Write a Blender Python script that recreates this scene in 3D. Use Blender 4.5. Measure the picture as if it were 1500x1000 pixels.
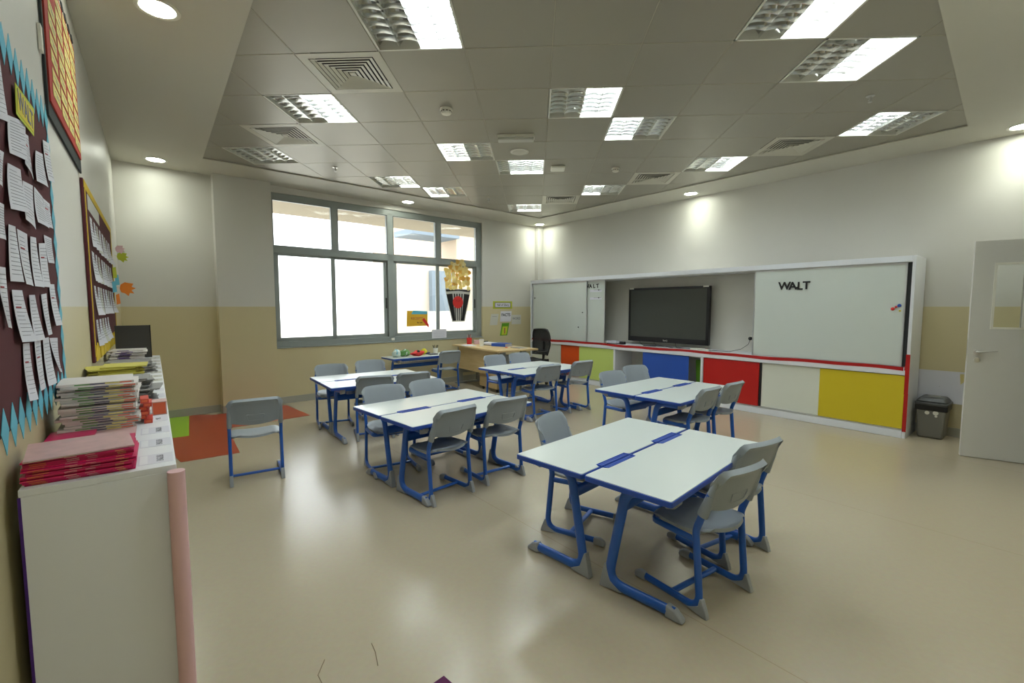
import bpy, math, random
from mathutils import Vector, Matrix
random.seed(7)
S = bpy.context.scene
for o in list(bpy.data.objects): bpy.data.objects.remove(o)
C = S.collection
R = math.radians

# ------------------------------------------------------------ camera
cd = bpy.data.cameras.new('camera'); cam = bpy.data.objects.new('camera', cd); C.objects.link(cam)
cd.sensor_width = 36; cd.lens = 16.1; cd.clip_start = 0.02; cd.clip_end = 200
cam.location = (0, 0, 1.45)
cam.rotation_euler = (math.pi/2 - 0.0759, 0.0, 0.0503)
S.camera = cam

# ------------------------------------------------------------ view, world, sun
S.view_settings.view_transform = 'Standard'
S.view_settings.look = 'None'
S.view_settings.gamma = 1
S.view_settings.use_curve_mapping = False
S.view_settings.exposure = 1.28
wd = bpy.data.worlds.new('world'); S.world = wd; wd.use_nodes = True
bg = wd.node_tree.nodes['Background']
bg.inputs[0].default_value = (0.92, 0.96, 1.0, 1); bg.inputs[1].default_value = 2.2
TUBE = 9.0          # luminance of the lit lamp compartments
DOWN = 26.0         # downlight discs
SPOT = 11.0

# ------------------------------------------------------------ materials
def mat(name, col, rough=0.5, metal=0.0, spec=0.5, noise=0.0, nscale=8.0, bump=0.0, bscale=200.0, coat=0.0, emit=None, es=1.0):
    m = bpy.data.materials.new(name); m.use_nodes = True
    nt = m.node_tree; b = nt.nodes['Principled BSDF']
    b.inputs['Base Color'].default_value = (*col, 1)
    b.inputs['Roughness'].default_value = rough
    b.inputs['Metallic'].default_value = metal
    b.inputs['Specular IOR Level'].default_value = spec
    b.inputs['Coat Weight'].default_value = coat
    b.inputs['Coat Roughness'].default_value = 0.12
    if emit:
        b.inputs['Emission Color'].default_value = (*emit, 1); b.inputs['Emission Strength'].default_value = es
    if noise or bump:
        tc = nt.nodes.new('ShaderNodeTexCoord')
    if noise:
        n = nt.nodes.new('ShaderNodeTexNoise'); n.inputs['Scale'].default_value = nscale; n.inputs['Detail'].default_value = 5
        nt.links.new(tc.outputs['Object'], n.inputs['Vector'])
        mx = nt.nodes.new('ShaderNodeMix'); mx.data_type = 'RGBA'
        mx.inputs[6].default_value = (*[c*(1-noise) for c in col], 1)
        mx.inputs[7].default_value = (*[min(1, c*(1+noise)) for c in col], 1)
        nt.links.new(n.outputs['Fac'], mx.inputs[0]); nt.links.new(mx.outputs[2], b.inputs['Base Color'])
    if bump:
        n2 = nt.nodes.new('ShaderNodeTexNoise'); n2.inputs['Scale'].default_value = bscale
        nt.links.new(tc.outputs['Object'], n2.inputs['Vector'])
        bp = nt.nodes.new('ShaderNodeBump'); bp.inputs['Strength'].default_value = bump; bp.inputs['Distance'].default_value = 0.002
        nt.links.new(n2.outputs['Fac'], bp.inputs['Height']); nt.links.new(bp.outputs['Normal'], b.inputs['Normal'])
    return m

def lin(r, g, b):
    f = lambda c: (c/255/12.92) if c/255 <= 0.04045 else ((c/255+0.055)/1.055)**2.4
    return (f(r), f(g), f(b))

WHITE_PAINT = lin(208, 206, 198); BEIGE_PAINT = lin(203, 192, 153)
def wall_material():
    m = bpy.data.materials.new('two_tone_wall_paint'); m.use_nodes = True
    nt = m.node_tree; b = nt.nodes['Principled BSDF']; L = nt.links
    g = nt.nodes.new('ShaderNodeNewGeometry'); s = nt.nodes.new('ShaderNodeSeparateXYZ')
    L.new(g.outputs['Position'], s.inputs[0])
    c = nt.nodes.new('ShaderNodeMath'); c.operation = 'GREATER_THAN'; c.inputs[1].default_value = 1.45
    L.new(s.outputs['Z'], c.inputs[0])
    mx = nt.nodes.new('ShaderNodeMix'); mx.data_type = 'RGBA'
    mx.inputs[6].default_value = (*BEIGE_PAINT, 1); mx.inputs[7].default_value = (*WHITE_PAINT, 1)
    L.new(c.outputs[0], mx.inputs[0])
    n = nt.nodes.new('ShaderNodeTexNoise'); n.inputs['Scale'].default_value = 1.3; n.inputs['Detail'].default_value = 3
    L.new(g.outputs['Position'], n.inputs['Vector'])
    mr = nt.nodes.new('ShaderNodeMapRange'); mr.inputs[3].default_value = 0.96; mr.inputs[4].default_value = 1.03
    L.new(n.outputs['Fac'], mr.inputs[0])
    ml = nt.nodes.new('ShaderNodeVectorMath'); ml.operation = 'SCALE'
    L.new(mx.outputs[2], ml.inputs[0]); L.new(mr.outputs[0], ml.inputs['Scale'])
    L.new(ml.outputs[0], b.inputs['Base Color'])
    b.inputs['Roughness'].default_value = 0.42; b.inputs['Specular IOR Level'].default_value = 0.35
    return m

def floor_material():
    m = bpy.data.materials.new('beige_sheet_vinyl'); m.use_nodes = True
    nt = m.node_tree; b = nt.nodes['Principled BSDF']; L = nt.links
    g = nt.nodes.new('ShaderNodeNewGeometry')
    n = nt.nodes.new('ShaderNodeTexNoise'); n.inputs['Scale'].default_value = 0.5; n.inputs['Detail'].default_value = 1
    n2 = nt.nodes.new('ShaderNodeTexNoise'); n2.inputs['Scale'].default_value = 45; n2.inputs['Detail'].default_value = 3
    L.new(g.outputs['Position'], n.inputs['Vector']); L.new(g.outputs['Position'], n2.inputs['Vector'])
    mx = nt.nodes.new('ShaderNodeMix'); mx.data_type = 'RGBA'
    mx.inputs[6].default_value = (*lin(177, 165, 141), 1); mx.inputs[7].default_value = (*lin(185, 173, 149), 1)
    L.new(n.outputs['Fac'], mx.inputs[0])
    m2 = nt.nodes.new('ShaderNodeMix'); m2.data_type = 'RGBA'; m2.blend_type = 'MULTIPLY'; m2.inputs[0].default_value = 0.12
    L.new(mx.outputs[2], m2.inputs[6]); L.new(n2.outputs['Color'], m2.inputs[7])
    # thin darker weld seams between the vinyl sheets (2 m apart, along the left wall direction)
    sp = nt.nodes.new('ShaderNodeVectorMath'); sp.operation = 'DOT_PRODUCT'; sp.inputs[1].default_value = (0.743, 0.669, 0)
    L.new(g.outputs['Position'], sp.inputs[0])
    a = nt.nodes.new('ShaderNodeMath'); a.operation = 'ADD'; a.inputs[1].default_value = 20.0 - 1.935
    L.new(sp.outputs['Value'], a.inputs[0])
    mo = nt.nodes.new('ShaderNodeMath'); mo.operation = 'MODULO'; mo.inputs[1].default_value = 2.0
    L.new(a.outputs[0], mo.inputs[0])
    lt = nt.nodes.new('ShaderNodeMath'); lt.operation = 'LESS_THAN'; lt.inputs[1].default_value = 0.004
    L.new(mo.outputs[0], lt.inputs[0])
    m3 = nt.nodes.new('ShaderNodeMix'); m3.data_type = 'RGBA'; m3.inputs[7].default_value = (*lin(140, 120, 90), 1)
    sc = nt.nodes.new('ShaderNodeMath'); sc.operation = 'MULTIPLY'; sc.inputs[1].default_value = 0.55
    L.new(lt.outputs[0], sc.inputs[0]); L.new(sc.outputs[0], m3.inputs[0]); L.new(m2.outputs[2], m3.inputs[6])
    L.new(m3.outputs[2], b.inputs['Base Color'])
    b.inputs['Roughness'].default_value = 0.23; b.inputs['Specular IOR Level'].default_value = 0.5
    return m

def glass_material(name, tint=(0.97, 0.985, 0.98), refl=1.0):
    m = bpy.data.materials.new(name); m.use_nodes = True
    nt = m.node_tree; nt.nodes.clear(); L = nt.links
    o = nt.nodes.new('ShaderNodeOutputMaterial'); t = nt.nodes.new('ShaderNodeBsdfTransparent'); g = nt.nodes.new('ShaderNodeBsdfGlossy')
    t.inputs[0].default_value = (*tint, 1); g.inputs['Roughness'].default_value = 0.02
    f = nt.nodes.new('ShaderNodeFresnel'); f.inputs[0].default_value = 1.5
    k = nt.nodes.new('ShaderNodeMath'); k.operation = 'MULTIPLY'; k.inputs[1].default_value = refl
    L.new(f.outputs[0], k.inputs[0])
    mx = nt.nodes.new('ShaderNodeMixShader'); L.new(k.outputs[0], mx.inputs[0]); L.new(t.outputs[0], mx.inputs[1]); L.new(g.outputs[0], mx.inputs[2])
    L.new(mx.outputs[0], o.inputs[0])
    return m

def wood_material(name, a, b2, rough=0.4, axis=2):
    m = bpy.data.materials.new(name); m.use_nodes = True
    nt = m.node_tree; b = nt.nodes['Principled BSDF']; L = nt.links
    tc = nt.nodes.new('ShaderNodeTexCoord'); mp = nt.nodes.new('ShaderNodeMapping')
    sc = [14, 14, 14]; sc[axis] = 1.2; mp.inputs['Scale'].default_value = sc
    L.new(tc.outputs['Object'], mp.inputs[0])
    n = nt.nodes.new('ShaderNodeTexNoise'); n.inputs['Scale'].default_value = 2.2; n.inputs['Detail'].default_value = 6
    L.new(mp.outputs[0], n.inputs['Vector'])
    r = nt.nodes.new('ShaderNodeValToRGB'); r.color_ramp.elements[0].color = (*a, 1); r.color_ramp.elements[1].color = (*b2, 1)
    r.color_ramp.elements[0].position = 0.3; r.color_ramp.elements[1].position = 0.7
    L.new(n.outputs['Fac'], r.inputs[0]); L.new(r.outputs[0], b.inputs['Base Color'])
    b.inputs['Roughness'].default_value = rough
    return m

M = {}
M['wall'] = wall_material()
M['floor'] = floor_material()
M['glass'] = glass_material('window_glass')
M['soffit'] = mat('gypsum_ceiling_paint', lin(202, 199, 186), 0.6, noise=0.03, nscale=1.5)
M['tile'] = mat('metal_ceiling_tile', lin(164, 160, 146), 0.4, metal=0.22, noise=0.05, nscale=1.2)
M['tilegap'] = mat('ceiling_grid_line', lin(186, 182, 162), 0.4)
M['tiledark'] = mat('ceiling_grid_shadow', lin(60, 58, 50), 0.7)
M['skirt'] = mat('grey_skirting', lin(165, 163, 150), 0.4, noise=0.04)
M['lampwhite'] = mat('white_enamel', lin(225, 225, 215), 0.35)
M['louvre'] = mat('bright_louvre_aluminium', (0.86, 0.87, 0.86), 0.16, metal=1.0)
M['reflector'] = mat('dull_reflector_aluminium', (0.55, 0.55, 0.54), 0.2, metal=1.0)
M['tube'] = mat('lit_lamp_compartment', (0.9, 0.95, 0.93), 0.5, emit=(0.88, 0.96, 1.0), es=TUBE)
M['down'] = mat('lit_downlight_lens', (0.9, 0.9, 0.9), 0.5, emit=(0.95, 1.0, 0.86), es=DOWN)
M['vent'] = mat('vent_painted_metal', lin(205, 202, 186), 0.4)
M['ventdark'] = mat('vent_throat', lin(46, 44, 44), 0.8)
M['plasticwhite'] = mat('white_plastic', lin(228, 226, 214), 0.35)
M['chrome'] = mat('brushed_steel', (0.6, 0.59, 0.57), 0.28, metal=1.0)
M['winframe'] = mat('grey_aluminium_frame', lin(146, 153, 149), 0.38, metal=0.05, noise=0.03)
M['black'] = mat('black_plastic', lin(22, 22, 24), 0.4)
M['rubber'] = mat('dark_gasket', lin(28, 30, 32), 0.6)
M['laminate'] = mat('white_desk_laminate', lin(206, 213, 208), 0.3, noise=0.015, nscale=3, coat=0.15)
M['blue'] = mat('blue_powder_coated_steel', lin(30, 92, 184), 0.32, noise=0.05, coat=0.2)
M['bluep'] = mat('blue_plastic_edge', lin(36, 76, 168), 0.38)
M['chairgrey'] = mat('grey_moulded_plastic', lin(148, 157, 164), 0.42, bump=0.25, bscale=500)
M['capgrey'] = mat('grey_foot_plastic', lin(152, 156, 160), 0.5)
M['wire'] = mat('silver_wire', (0.75, 0.75, 0.73), 0.25, metal=0.9)
M['cabwhite'] = mat('white_melamine', lin(224, 226, 230), 0.35, noise=0.015, nscale=2)
M['backpanel'] = mat('pale_grey_back_panel', lin(206, 204, 194), 0.45)
M['wb'] = mat('whiteboard_enamel', lin(205, 212, 205), 0.16, coat=0.3)
M['alu'] = mat('aluminium_trim', (0.62, 0.63, 0.63), 0.35, metal=0.9)
M['redtape'] = mat('red_tape', lin(176, 22, 22), 0.35)
M['door_red'] = mat('red_laminate', lin(186, 24, 18), 0.4, noise=0.03)
M['door_yellow'] = mat('yellow_laminate', lin(208, 186, 34), 0.42, noise=0.02)
M['door_white'] = mat('white_laminate_door', lin(218, 220, 206), 0.4)
M['door_blue'] = mat('blue_laminate', lin(40, 82, 172), 0.4)
M['door_lime'] = mat('lime_laminate', lin(198, 216, 118), 0.42)
M['door_orange'] = mat('orange_laminate', lin(226, 84, 28), 0.42)
M['green'] = mat('green_card', lin(96, 156, 30), 0.6)
M['screen'] = mat('dark_display_glass', lin(66, 69, 64), 0.3, coat=0.3)
M['doorpaint'] = mat('pale_grey_door_paint', lin(208, 207, 200), 0.45)
M['bin'] = mat('grey_bin_plastic', lin(118, 116, 108), 0.35, noise=0.04)
M['bindark'] = mat('dark_grey_bin_lid', lin(70, 72, 72), 0.4)
M['paper'] = mat('white_paper', lin(214, 214, 222), 0.8)
M['papergrey'] = mat('off_white_paper', lin(200, 200, 192), 0.8)
M['ink'] = mat('dark_ink', lin(40, 40, 48), 0.8)
M['greyink'] = mat('grey_print', lin(128, 128, 138), 0.8)
M['redink'] = mat('red_print', lin(170, 70, 80), 0.8)
M['maroon'] = mat('maroon_backing_fabric', lin(84, 30, 36), 0.9, bump=0.3, bscale=900)
M['bluepaper'] = mat('sky_blue_card', lin(96, 182, 206), 0.7)
M['yellowpaper'] = mat('yellow_card', lin(214, 196, 50), 0.7)
M['yellowtrim'] = mat('yellow_border_paper', lin(216, 184, 36), 0.7)
M['redfabric'] = mat('red_backing_paper', lin(176, 54, 44), 0.85)
M['cream'] = mat('pale_yellow_note', lin(222, 206, 128), 0.8)
M['darkgreen'] = mat('dark_bunting_border', lin(36, 44, 44), 0.8)
M['orange'] = mat('orange_card', lin(236, 132, 30), 0.7)
M['lime'] = mat('lime_card', lin(188, 196, 50), 0.7)
M['pinkroll'] = mat('pale_pink_paper', lin(222, 182, 184), 0.6)
M['purple'] = mat('dark_purple_edge', lin(66, 22, 120), 0.5)
M['magenta'] = mat('magenta_book_cover', lin(206, 24, 96), 0.32)
M['pink'] = mat('pale_pink_cover', lin(206, 168, 166), 0.35, noise=0.25, nscale=30)
M['goldprint'] = mat('gold_print', lin(214, 140, 40), 0.5)
M['pages'] = mat('book_pages', lin(226, 222, 208), 0.9, noise=0.06, nscale=60)
M['greybook'] = mat('grey_book_cover', lin(140, 140, 140), 0.5)
M['yellowbook'] = mat('olive_yellow_cover', lin(196, 188, 84), 0.5)
M['bookorange'] = mat('orange_spine', lin(226, 104, 66), 0.5)
M['bookgreen'] = mat('green_spine', lin(96, 146, 78), 0.5)
M['booknavy'] = mat('navy_spine', lin(58, 60, 96), 0.5)
M['bookyellow'] = mat('yellow_spine', lin(222, 208, 120), 0.5)
M['bookwhite'] = mat('white_spine', lin(222, 216, 212), 0.5)
M['bookred'] = mat('red_spine', lin(206, 66, 52), 0.5)
M['charcoal'] = mat('charcoal_board', lin(66, 64, 60), 0.6)
M['redvinyl'] = mat('terracotta_vinyl', lin(166, 62, 38), 0.3, noise=0.05, nscale=3)
M['greenvinyl'] = mat('lime_green_vinyl', lin(146, 192, 44), 0.35)
M['plumrug'] = mat('plum_carpet', lin(92, 36, 78), 0.95, bump=1.0, bscale=300)
M['maple'] = wood_material('maple_laminate', lin(196, 168, 116), lin(210, 184, 134), axis=0)
M['greymetal'] = mat('grey_desk_leg', lin(152, 156, 150), 0.4, metal=0.2)
M['mesh'] = mat('black_mesh_fabric', lin(30, 30, 30), 0.85)
def see_through(m, amt):
    nt = m.node_tree; out = nt.nodes['Material Output']; b = nt.nodes['Principled BSDF']
    tr = nt.nodes.new('ShaderNodeBsdfTransparent'); mx = nt.nodes.new('ShaderNodeMixShader'); mx.inputs[0].default_value = amt
    nt.links.new(b.outputs[0], mx.inputs[1]); nt.links.new(tr.outputs[0], mx.inputs[2]); nt.links.new(mx.outputs[0], out.inputs[0])
M['backmesh'] = mat('open_black_mesh', lin(30, 30, 30), .85); see_through(M['backmesh'], .22)
M['popcorn'] = mat('popcorn_paper', lin(240, 220, 152), 0.8, noise=0.22, nscale=14)
M['scarlet'] = mat('red_card', lin(208, 44, 40), 0.6)
M['kraft'] = mat('yellow_envelope_paper', lin(216, 186, 70), 0.7)
M['outwhite'] = mat('white_render', lin(236, 230, 214), 0.9, noise=0.02, nscale=0.7)  # even near-white colour of the low wall outside
M['outcream'] = mat('cream_render', lin(188, 168, 146), 0.9, noise=0.03, nscale=0.7)
M['outblue'] = mat('blue_grey_cladding', lin(112, 124, 134), 0.8)
M['outoverhang'] = mat('tan_overhang', lin(150, 140, 122), .9)
M['outpale'] = mat('pale_render', lin(196, 186, 172), .9)
M['outground'] = mat('pale_paving', lin(226, 222, 212), 0.9)
M['popcorn_pale'] = mat('pale_popcorn_paper', lin(246, 232, 180), .8, noise=.15, nscale=20)
M['popcorn_deep'] = mat('deep_popcorn_paper', lin(224, 186, 96), .8, noise=.15, nscale=20)
def translucent(m, amt):
    nt = m.node_tree; out = nt.nodes['Material Output']; b = nt.nodes['Principled BSDF']
    tr = nt.nodes.new('ShaderNodeBsdfTranslucent'); mx = nt.nodes.new('ShaderNodeMixShader'); mx.inputs[0].default_value = amt
    src = b.inputs['Base Color'].links[0].from_socket if b.inputs['Base Color'].links else None
    if src: nt.links.new(src, tr.inputs[0])
    else: tr.inputs[0].default_value = b.inputs['Base Color'].default_value
    nt.links.new(b.outputs[0], mx.inputs[1]); nt.links.new(tr.outputs[0], mx.inputs[2]); nt.links.new(mx.outputs[0], out.inputs[0])
translucent(M['popcorn'], .5); translucent(M['popcorn_pale'], .5); translucent(M['popcorn_deep'], .5); translucent(M['kraft'], .45)
M['clearplastic'] = mat('clear_bag', lin(200, 214, 206), 0.2, noise=0.2, nscale=20)

# ------------------------------------------------------------ mesh helpers
class MB:
    def __init__(s): s.v = []; s.f = []
    def add(s, vs, fs):
        n = len(s.v); s.v += [tuple(p) for p in vs]; s.f += [tuple(n+i for i in f) for f in fs]; return s
    def box(s, x0, x1, y0, y1, z0, z1, rz=0, about=None):
        vs = [(x0,y0,z0),(x1,y0,z0),(x1,y1,z0),(x0,y1,z0),(x0,y0,z1),(x1,y0,z1),(x1,y1,z1),(x0,y1,z1)]
        if rz:
            cx, cy = about or ((x0+x1)/2, (y0+y1)/2); c, n = math.cos(rz), math.sin(rz)
            vs = [(cx+(x-cx)*c-(y-cy)*n, cy+(x-cx)*n+(y-cy)*c, z) for x, y, z in vs]
        return s.add(vs, [(0,3,2,1),(4,5,6,7),(0,1,5,4),(1,2,6,5),(2,3,7,6),(3,0,4,7)])
    def prism(s, poly, z0, z1, plane='xy'):
        n = len(poly)
        def P(a, b, c):
            return (a, b, c) if plane == 'xy' else ((a, c, b) if plane == 'xz' else (c, a, b))
        vs = [P(a, b, z0) for a, b in poly] + [P(a, b, z1) for a, b in poly]
        fs = [tuple(reversed(range(n))), tuple(range(n, 2*n))] + [(i, (i+1) % n, n+(i+1) % n, n+i) for i in range(n)]
        return s.add(vs, fs)
    def sweep(s, path, a, b, side=None, n=12, caps=True):
        path = [Vector(p) for p in path]; k = len(path); rings = []
        for i in range(k):
            t = (path[min(i+1, k-1)] - path[max(i-1, 0)]).normalized()
            if side is not None: u = Vector(side)
            else:
                u = t.cross(Vector((0, 0, 1)))
                if u.length < 1e-3: u = Vector((1, 0, 0))
                u.normalize()
            w = t.cross(u).normalized(); u = w.cross(t).normalized() if side is None else u
            aa = a[i] if isinstance(a, (list, tuple)) else a; bb = b[i] if isinstance(b, (list, tuple)) else b
            rings.append([path[i] + u*aa*math.cos(2*math.pi*j/n) + w*bb*math.sin(2*math.pi*j/n) for j in range(n)])
        vs = [p for r in rings for p in r]; fs = []
        for i in range(k-1):
            for j in range(n):
                fs.append((i*n+j, i*n+(j+1) % n, (i+1)*n+(j+1) % n, (i+1)*n+j))
        if caps: fs += [tuple(reversed(range(n))), tuple((k-1)*n+j for j in range(n))]
        return s.add(vs, fs)
    def lathe(s, prof, c=(0, 0, 0), n=24, flip=False):
        vs = []; fs = []; k = len(prof)
        for r, z in prof:
            for j in range(n):
                vs.append((c[0]+r*math.cos(2*math.pi*j/n), c[1]+r*math.sin(2*math.pi*j/n), c[2]+z))
        for i in range(k-1):
            for j in range(n): fs.append((i*n+j, i*n+(j+1) % n, (i+1)*n+(j+1) % n, (i+1)*n+j))
        fs += [tuple(reversed(range(n))), tuple((k-1)*n+j for j in range(n))]
        return s.add(vs, fs)
    def sheet(s, fn, nu, nv, th):
        P = [[Vector(fn(i/nu, j/nv)) for j in range(nv+1)] for i in range(nu+1)]
        N = []
        for i in range(nu+1):
            row = []
            for j in range(nv+1):
                du = P[min(i+1, nu)][j]-P[max(i-1, 0)][j]; dv = P[i][min(j+1, nv)]-P[i][max(j-1, 0)]
                nn = du.cross(dv); row.append(nn.normalized() if nn.length > 1e-9 else Vector((0, 0, 1)))
            N.append(row)
        vs = []; fs = []; W = nv+1; K = (nu+1)*W
        T = th if callable(th) else (lambda u, v: th)
        for sgn in (1, -1):
            for i in range(nu+1):
                for j in range(nv+1): vs.append(P[i][j]+N[i][j]*sgn*T(i/nu, j/nv)/2)
        for i in range(nu):
            for j in range(nv):
                a, b, c, d = i*W+j, (i+1)*W+j, (i+1)*W+j+1, i*W+j+1
                fs.append((a, b, c, d)); fs.append((K+d, K+c, K+b, K+a))
        for i in range(nu):
            fs.append((i*W, K+i*W, K+(i+1)*W, (i+1)*W)); fs.append(((i+1)*W+nv, K+(i+1)*W+nv, K+i*W+nv, i*W+nv))
        for j in range(nv):
            fs.append((j+1, K+j+1, K+j, j)); fs.append((nu*W+j, K+nu*W+j, K+nu*W+j+1, nu*W+j+1))
        return s.add(vs, fs)
    def mesh(s, name, smooth=None):
        me = bpy.data.meshes.new(name); me.from_pydata(s.v, [], s.f); me.update()
        if smooth:
            me.polygons.foreach_set('use_smooth', [True]*len(me.polygons)); me.set_sharp_from_angle(angle=R(smooth))
        return me
    def build(s, name, m, parent=None, loc=(0, 0, 0), rz=0.0, smooth=None, bevel=0, seg=2):
        me = s.mesh(name, smooth or (40 if bevel else None)); me.materials.append(m)
        o = bpy.data.objects.new(name, me); C.objects.link(o); o.location = loc; o.rotation_euler = (0, 0, rz)
        if parent: o.parent = parent
        if bevel:
            bv = o.modifiers.new('bevel', 'BEVEL'); bv.width = bevel; bv.segments = seg; bv.limit_method = 'ANGLE'; bv.angle_limit = R(40)
        return o

def fillet(pts, r, n=6):
    pts = [Vector(p) for p in pts]; out = [pts[0]]
    for i in range(1, len(pts)-1):
        rr = r[i-1] if isinstance(r, (list, tuple)) else r
        a, b, c = pts[i-1], pts[i], pts[i+1]; d1 = (a-b); d2 = (c-b)
        ang = d1.angle(d2); t = min(rr/math.tan(ang/2), d1.length*0.49, d2.length*0.49)
        p1 = b+d1.normalized()*t; p2 = b+d2.normalized()*t
        for k in range(n+1):
            q = k/n; out.append(p1*(1-q)**2 + b*2*q*(1-q) + p2*q*q)
    out.append(pts[-1]); return out

def tag(o, label, cat, group=None):
    o['label'] = label; o['category'] = cat
    if group: o['group'] = group
    return o
def thing(name, label, cat, loc=(0, 0, 0), rz=0.0, group=None):
    o = bpy.data.objects.new(name, None); C.objects.link(o); o.location = loc; o.rotation_euler = (0, 0, rz)
    o.empty_display_size = 0.1
    return tag(o, label, cat, group)
def struct(o): o['kind'] = 'structure'; return o
def dup(root, loc, rz, label, group=None):
    r = root.copy(); C.objects.link(r); r.location = loc; r.rotation_euler = (0, 0, rz); r['label'] = label
    if group: r['group'] = group
    def rec(src, dst):
        for ch in list(src.children):
            c = ch.copy(); C.objects.link(c); c.parent = dst; rec(ch, c)
    rec(root, r); return r
def text_mb(txt, size, th=0.001, bold=0.0, shear=0.0):
    cu = bpy.data.curves.new('txt', 'FONT'); cu.body = txt; cu.size = size; cu.extrude = th/2; cu.offset = bold
    cu.align_x = 'CENTER'; cu.align_y = 'CENTER'; cu.resolution_u = 3; cu.shear = shear
    o = bpy.data.objects.new('txt', cu); C.objects.link(o)
    dg = bpy.context.evaluated_depsgraph_get(); dg.update()
    me = bpy.data.meshes.new_from_object(o.evaluated_get(dg))
    mb = MB(); mb.add([tuple(v.co) for v in me.vertices], [tuple(p.vertices) for p in me.polygons])
    bpy.data.objects.remove(o); bpy.data.curves.remove(cu); bpy.data.meshes.remove(me)
    return mb
def xf(mb, fn): mb.v = [tuple(fn(*p)) for p in mb.v]; return mb

class Frame:
    """a wall's own axes: s along the wall, y off it, z up"""
    def __init__(f, ox, oy, deg):
        f.o = (ox, oy); f.a = R(deg); f.c, f.n = math.cos(f.a), math.sin(f.a)
    def p(f, s, y, z=0.0): return (f.o[0]+s*f.c-y*f.n, f.o[1]+s*f.n+y*f.c, z)
    def xy(f, s, y): return f.p(s, y)[:2]
LW = Frame(-5.06, 5.366, -49.07)      # left wall, room on +y, s grows towards the camera
BW = Frame(-3.88, 6.50, 44.0)         # window wall, room on -y
RW = Frame(4.44, 5.53, 132.0)         # board wall, room on +y, s grows to the far corner
UF = Frame(4.05, 5.18, 132.0)         # front plane of the board unit
NW = Frame(5.33, 4.54, 224.0)         # wall with the door, room on -y
CZ = 3.195; TZ = 3.213

# ------------------------------------------------------------ room shell
room = [LW.xy(0, 0), (0.10, 10.35), (5.33, 4.54), (0.07, -0.545)]
fl = MB(); fl.prism([(-6.2, 5.4), (0.1, 11.6), (6.6, 4.6), (0.0, -1.8)][::-1], -0.15, 0.0)
struct(fl.build('floor', M['floor']))
struct(MB().box(-0.0, 8.03, -0.2, 0.0, 0, 3.4).build('wall_left', M['wall'], loc=LW.p(0, 0), rz=LW.a))
bw = MB()
WS0, WS1, WZ0, WZ1 = 0.075, 3.915, 0.845, 3.105
bw.box(-1.85, WS0, 0, 0.2, 0, 3.4).box(WS1, 5.74, 0, 0.2, 0, 3.4).box(WS0, WS1, 0, 0.2, 0, WZ0).box(WS0, WS1, 0, 0.2, WZ1, 3.4)
bw.box(-0.64, 0.055, -0.16, 0.0, 0, 3.3)
bw.box(5.38, 5.6, -0.10, 0.0, 0, 3.3)
struct(bw.build('wall_back', M['wall'], loc=BW.p(0, 0), rz=BW.a))
struct(MB().box(-1.35, 6.7, -0.2, 0.0, 0, 3.4).build('wall_right', M['wall'], loc=RW.p(0, 0), rz=RW.a))
nwm = MB().box(-0.2, 0.52, 0, 0.2, 0, 3.4).box(1.49, 7.55, 0, 0.2, 0, 3.4).box(0.52, 1.49, 0, 0.2, 2.1, 3.4)
struct(nwm.build('wall_front', M['wall'], loc=NW.p(0, 0), rz=NW.a))
# corridor outside the door
struct(MB().box(-0.4, 2.6, 1.9, 2.0, 0, 2.8).box(-0.4, -0.3, 0.2, 2.0, 0, 2.8).box(2.5, 2.6, 0.2, 2.0, 0, 2.8).box(-0.4, 2.6, 0.2, 2.0, 2.7, 2.8).box(-.4, 2.6, .2, 2, -.1, 0).build('wall_corridor', M['wall'], loc=NW.p(0, 0), rz=NW.a))
# skirtings
struct(MB().box(0, 8.0, 0, 0.012, 0, 0.1).build('baseboard_left', M['skirt'], loc=LW.p(0, 0), rz=LW.a))
struct(MB().box(-1.63, -0.65, -0.012, 0, 0, 0.1).box(-0.652, -0.64, -0.172, 0, 0, 0.1).box(-0.652, 0.067, -0.172, -0.16, 0, 0.1).box(0.055, 0.067, -0.16, 0, 0, 0.1).box(0.067, 5.38, -0.012, 0, 0, 0.1).build('baseboard_back', M['skirt'], loc=BW.p(0, 0), rz=BW.a))
struct(MB().box(-1.33, -0.02, 0, 0.012, 0, 0.1).build('baseboard_right', M['skirt'], loc=RW.p(0, 0), rz=RW.a))
struct(MB().box(0.0, 0.47, -0.012, 0, 0, 0.1).box(1.54, 7.3, -0.012, 0, 0, 0.1).build('baseboard_front', M['skirt'], loc=NW.p(0, 0), rz=NW.a))
struct(MB().box(0.47, 0.52, -0.02, 0.22, 0, 2.15).box(1.49, 1.54, -0.02, 0.22, 0, 2.15).box(0.52, 1.49, -0.02, 0.22, 2.1, 2.15).build('trim_1', M['doorpaint'], loc=NW.p(0, 0), rz=NW.a))

# plasterboard margin of the ceiling with its big opening
hole = [(-3.93, 5.37), (0.09, 9.28), (4.19, 4.81), (0.12, 0.66)]
cm = MB()
for i in range(4):
    j = (i+1) % 4; cm.prism([room[i], hole[i], hole[j], room[j]], CZ, CZ+0.012)
struct(cm.build('ceiling', M['soffit']))
struct(MB().prism([(-6.2, 5.4), (0.1, 11.6), (6.6, 4.6), (0.0, -1.8)][::-1], 3.42, 3.5).build('ceiling_slab', M['soffit']))

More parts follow.
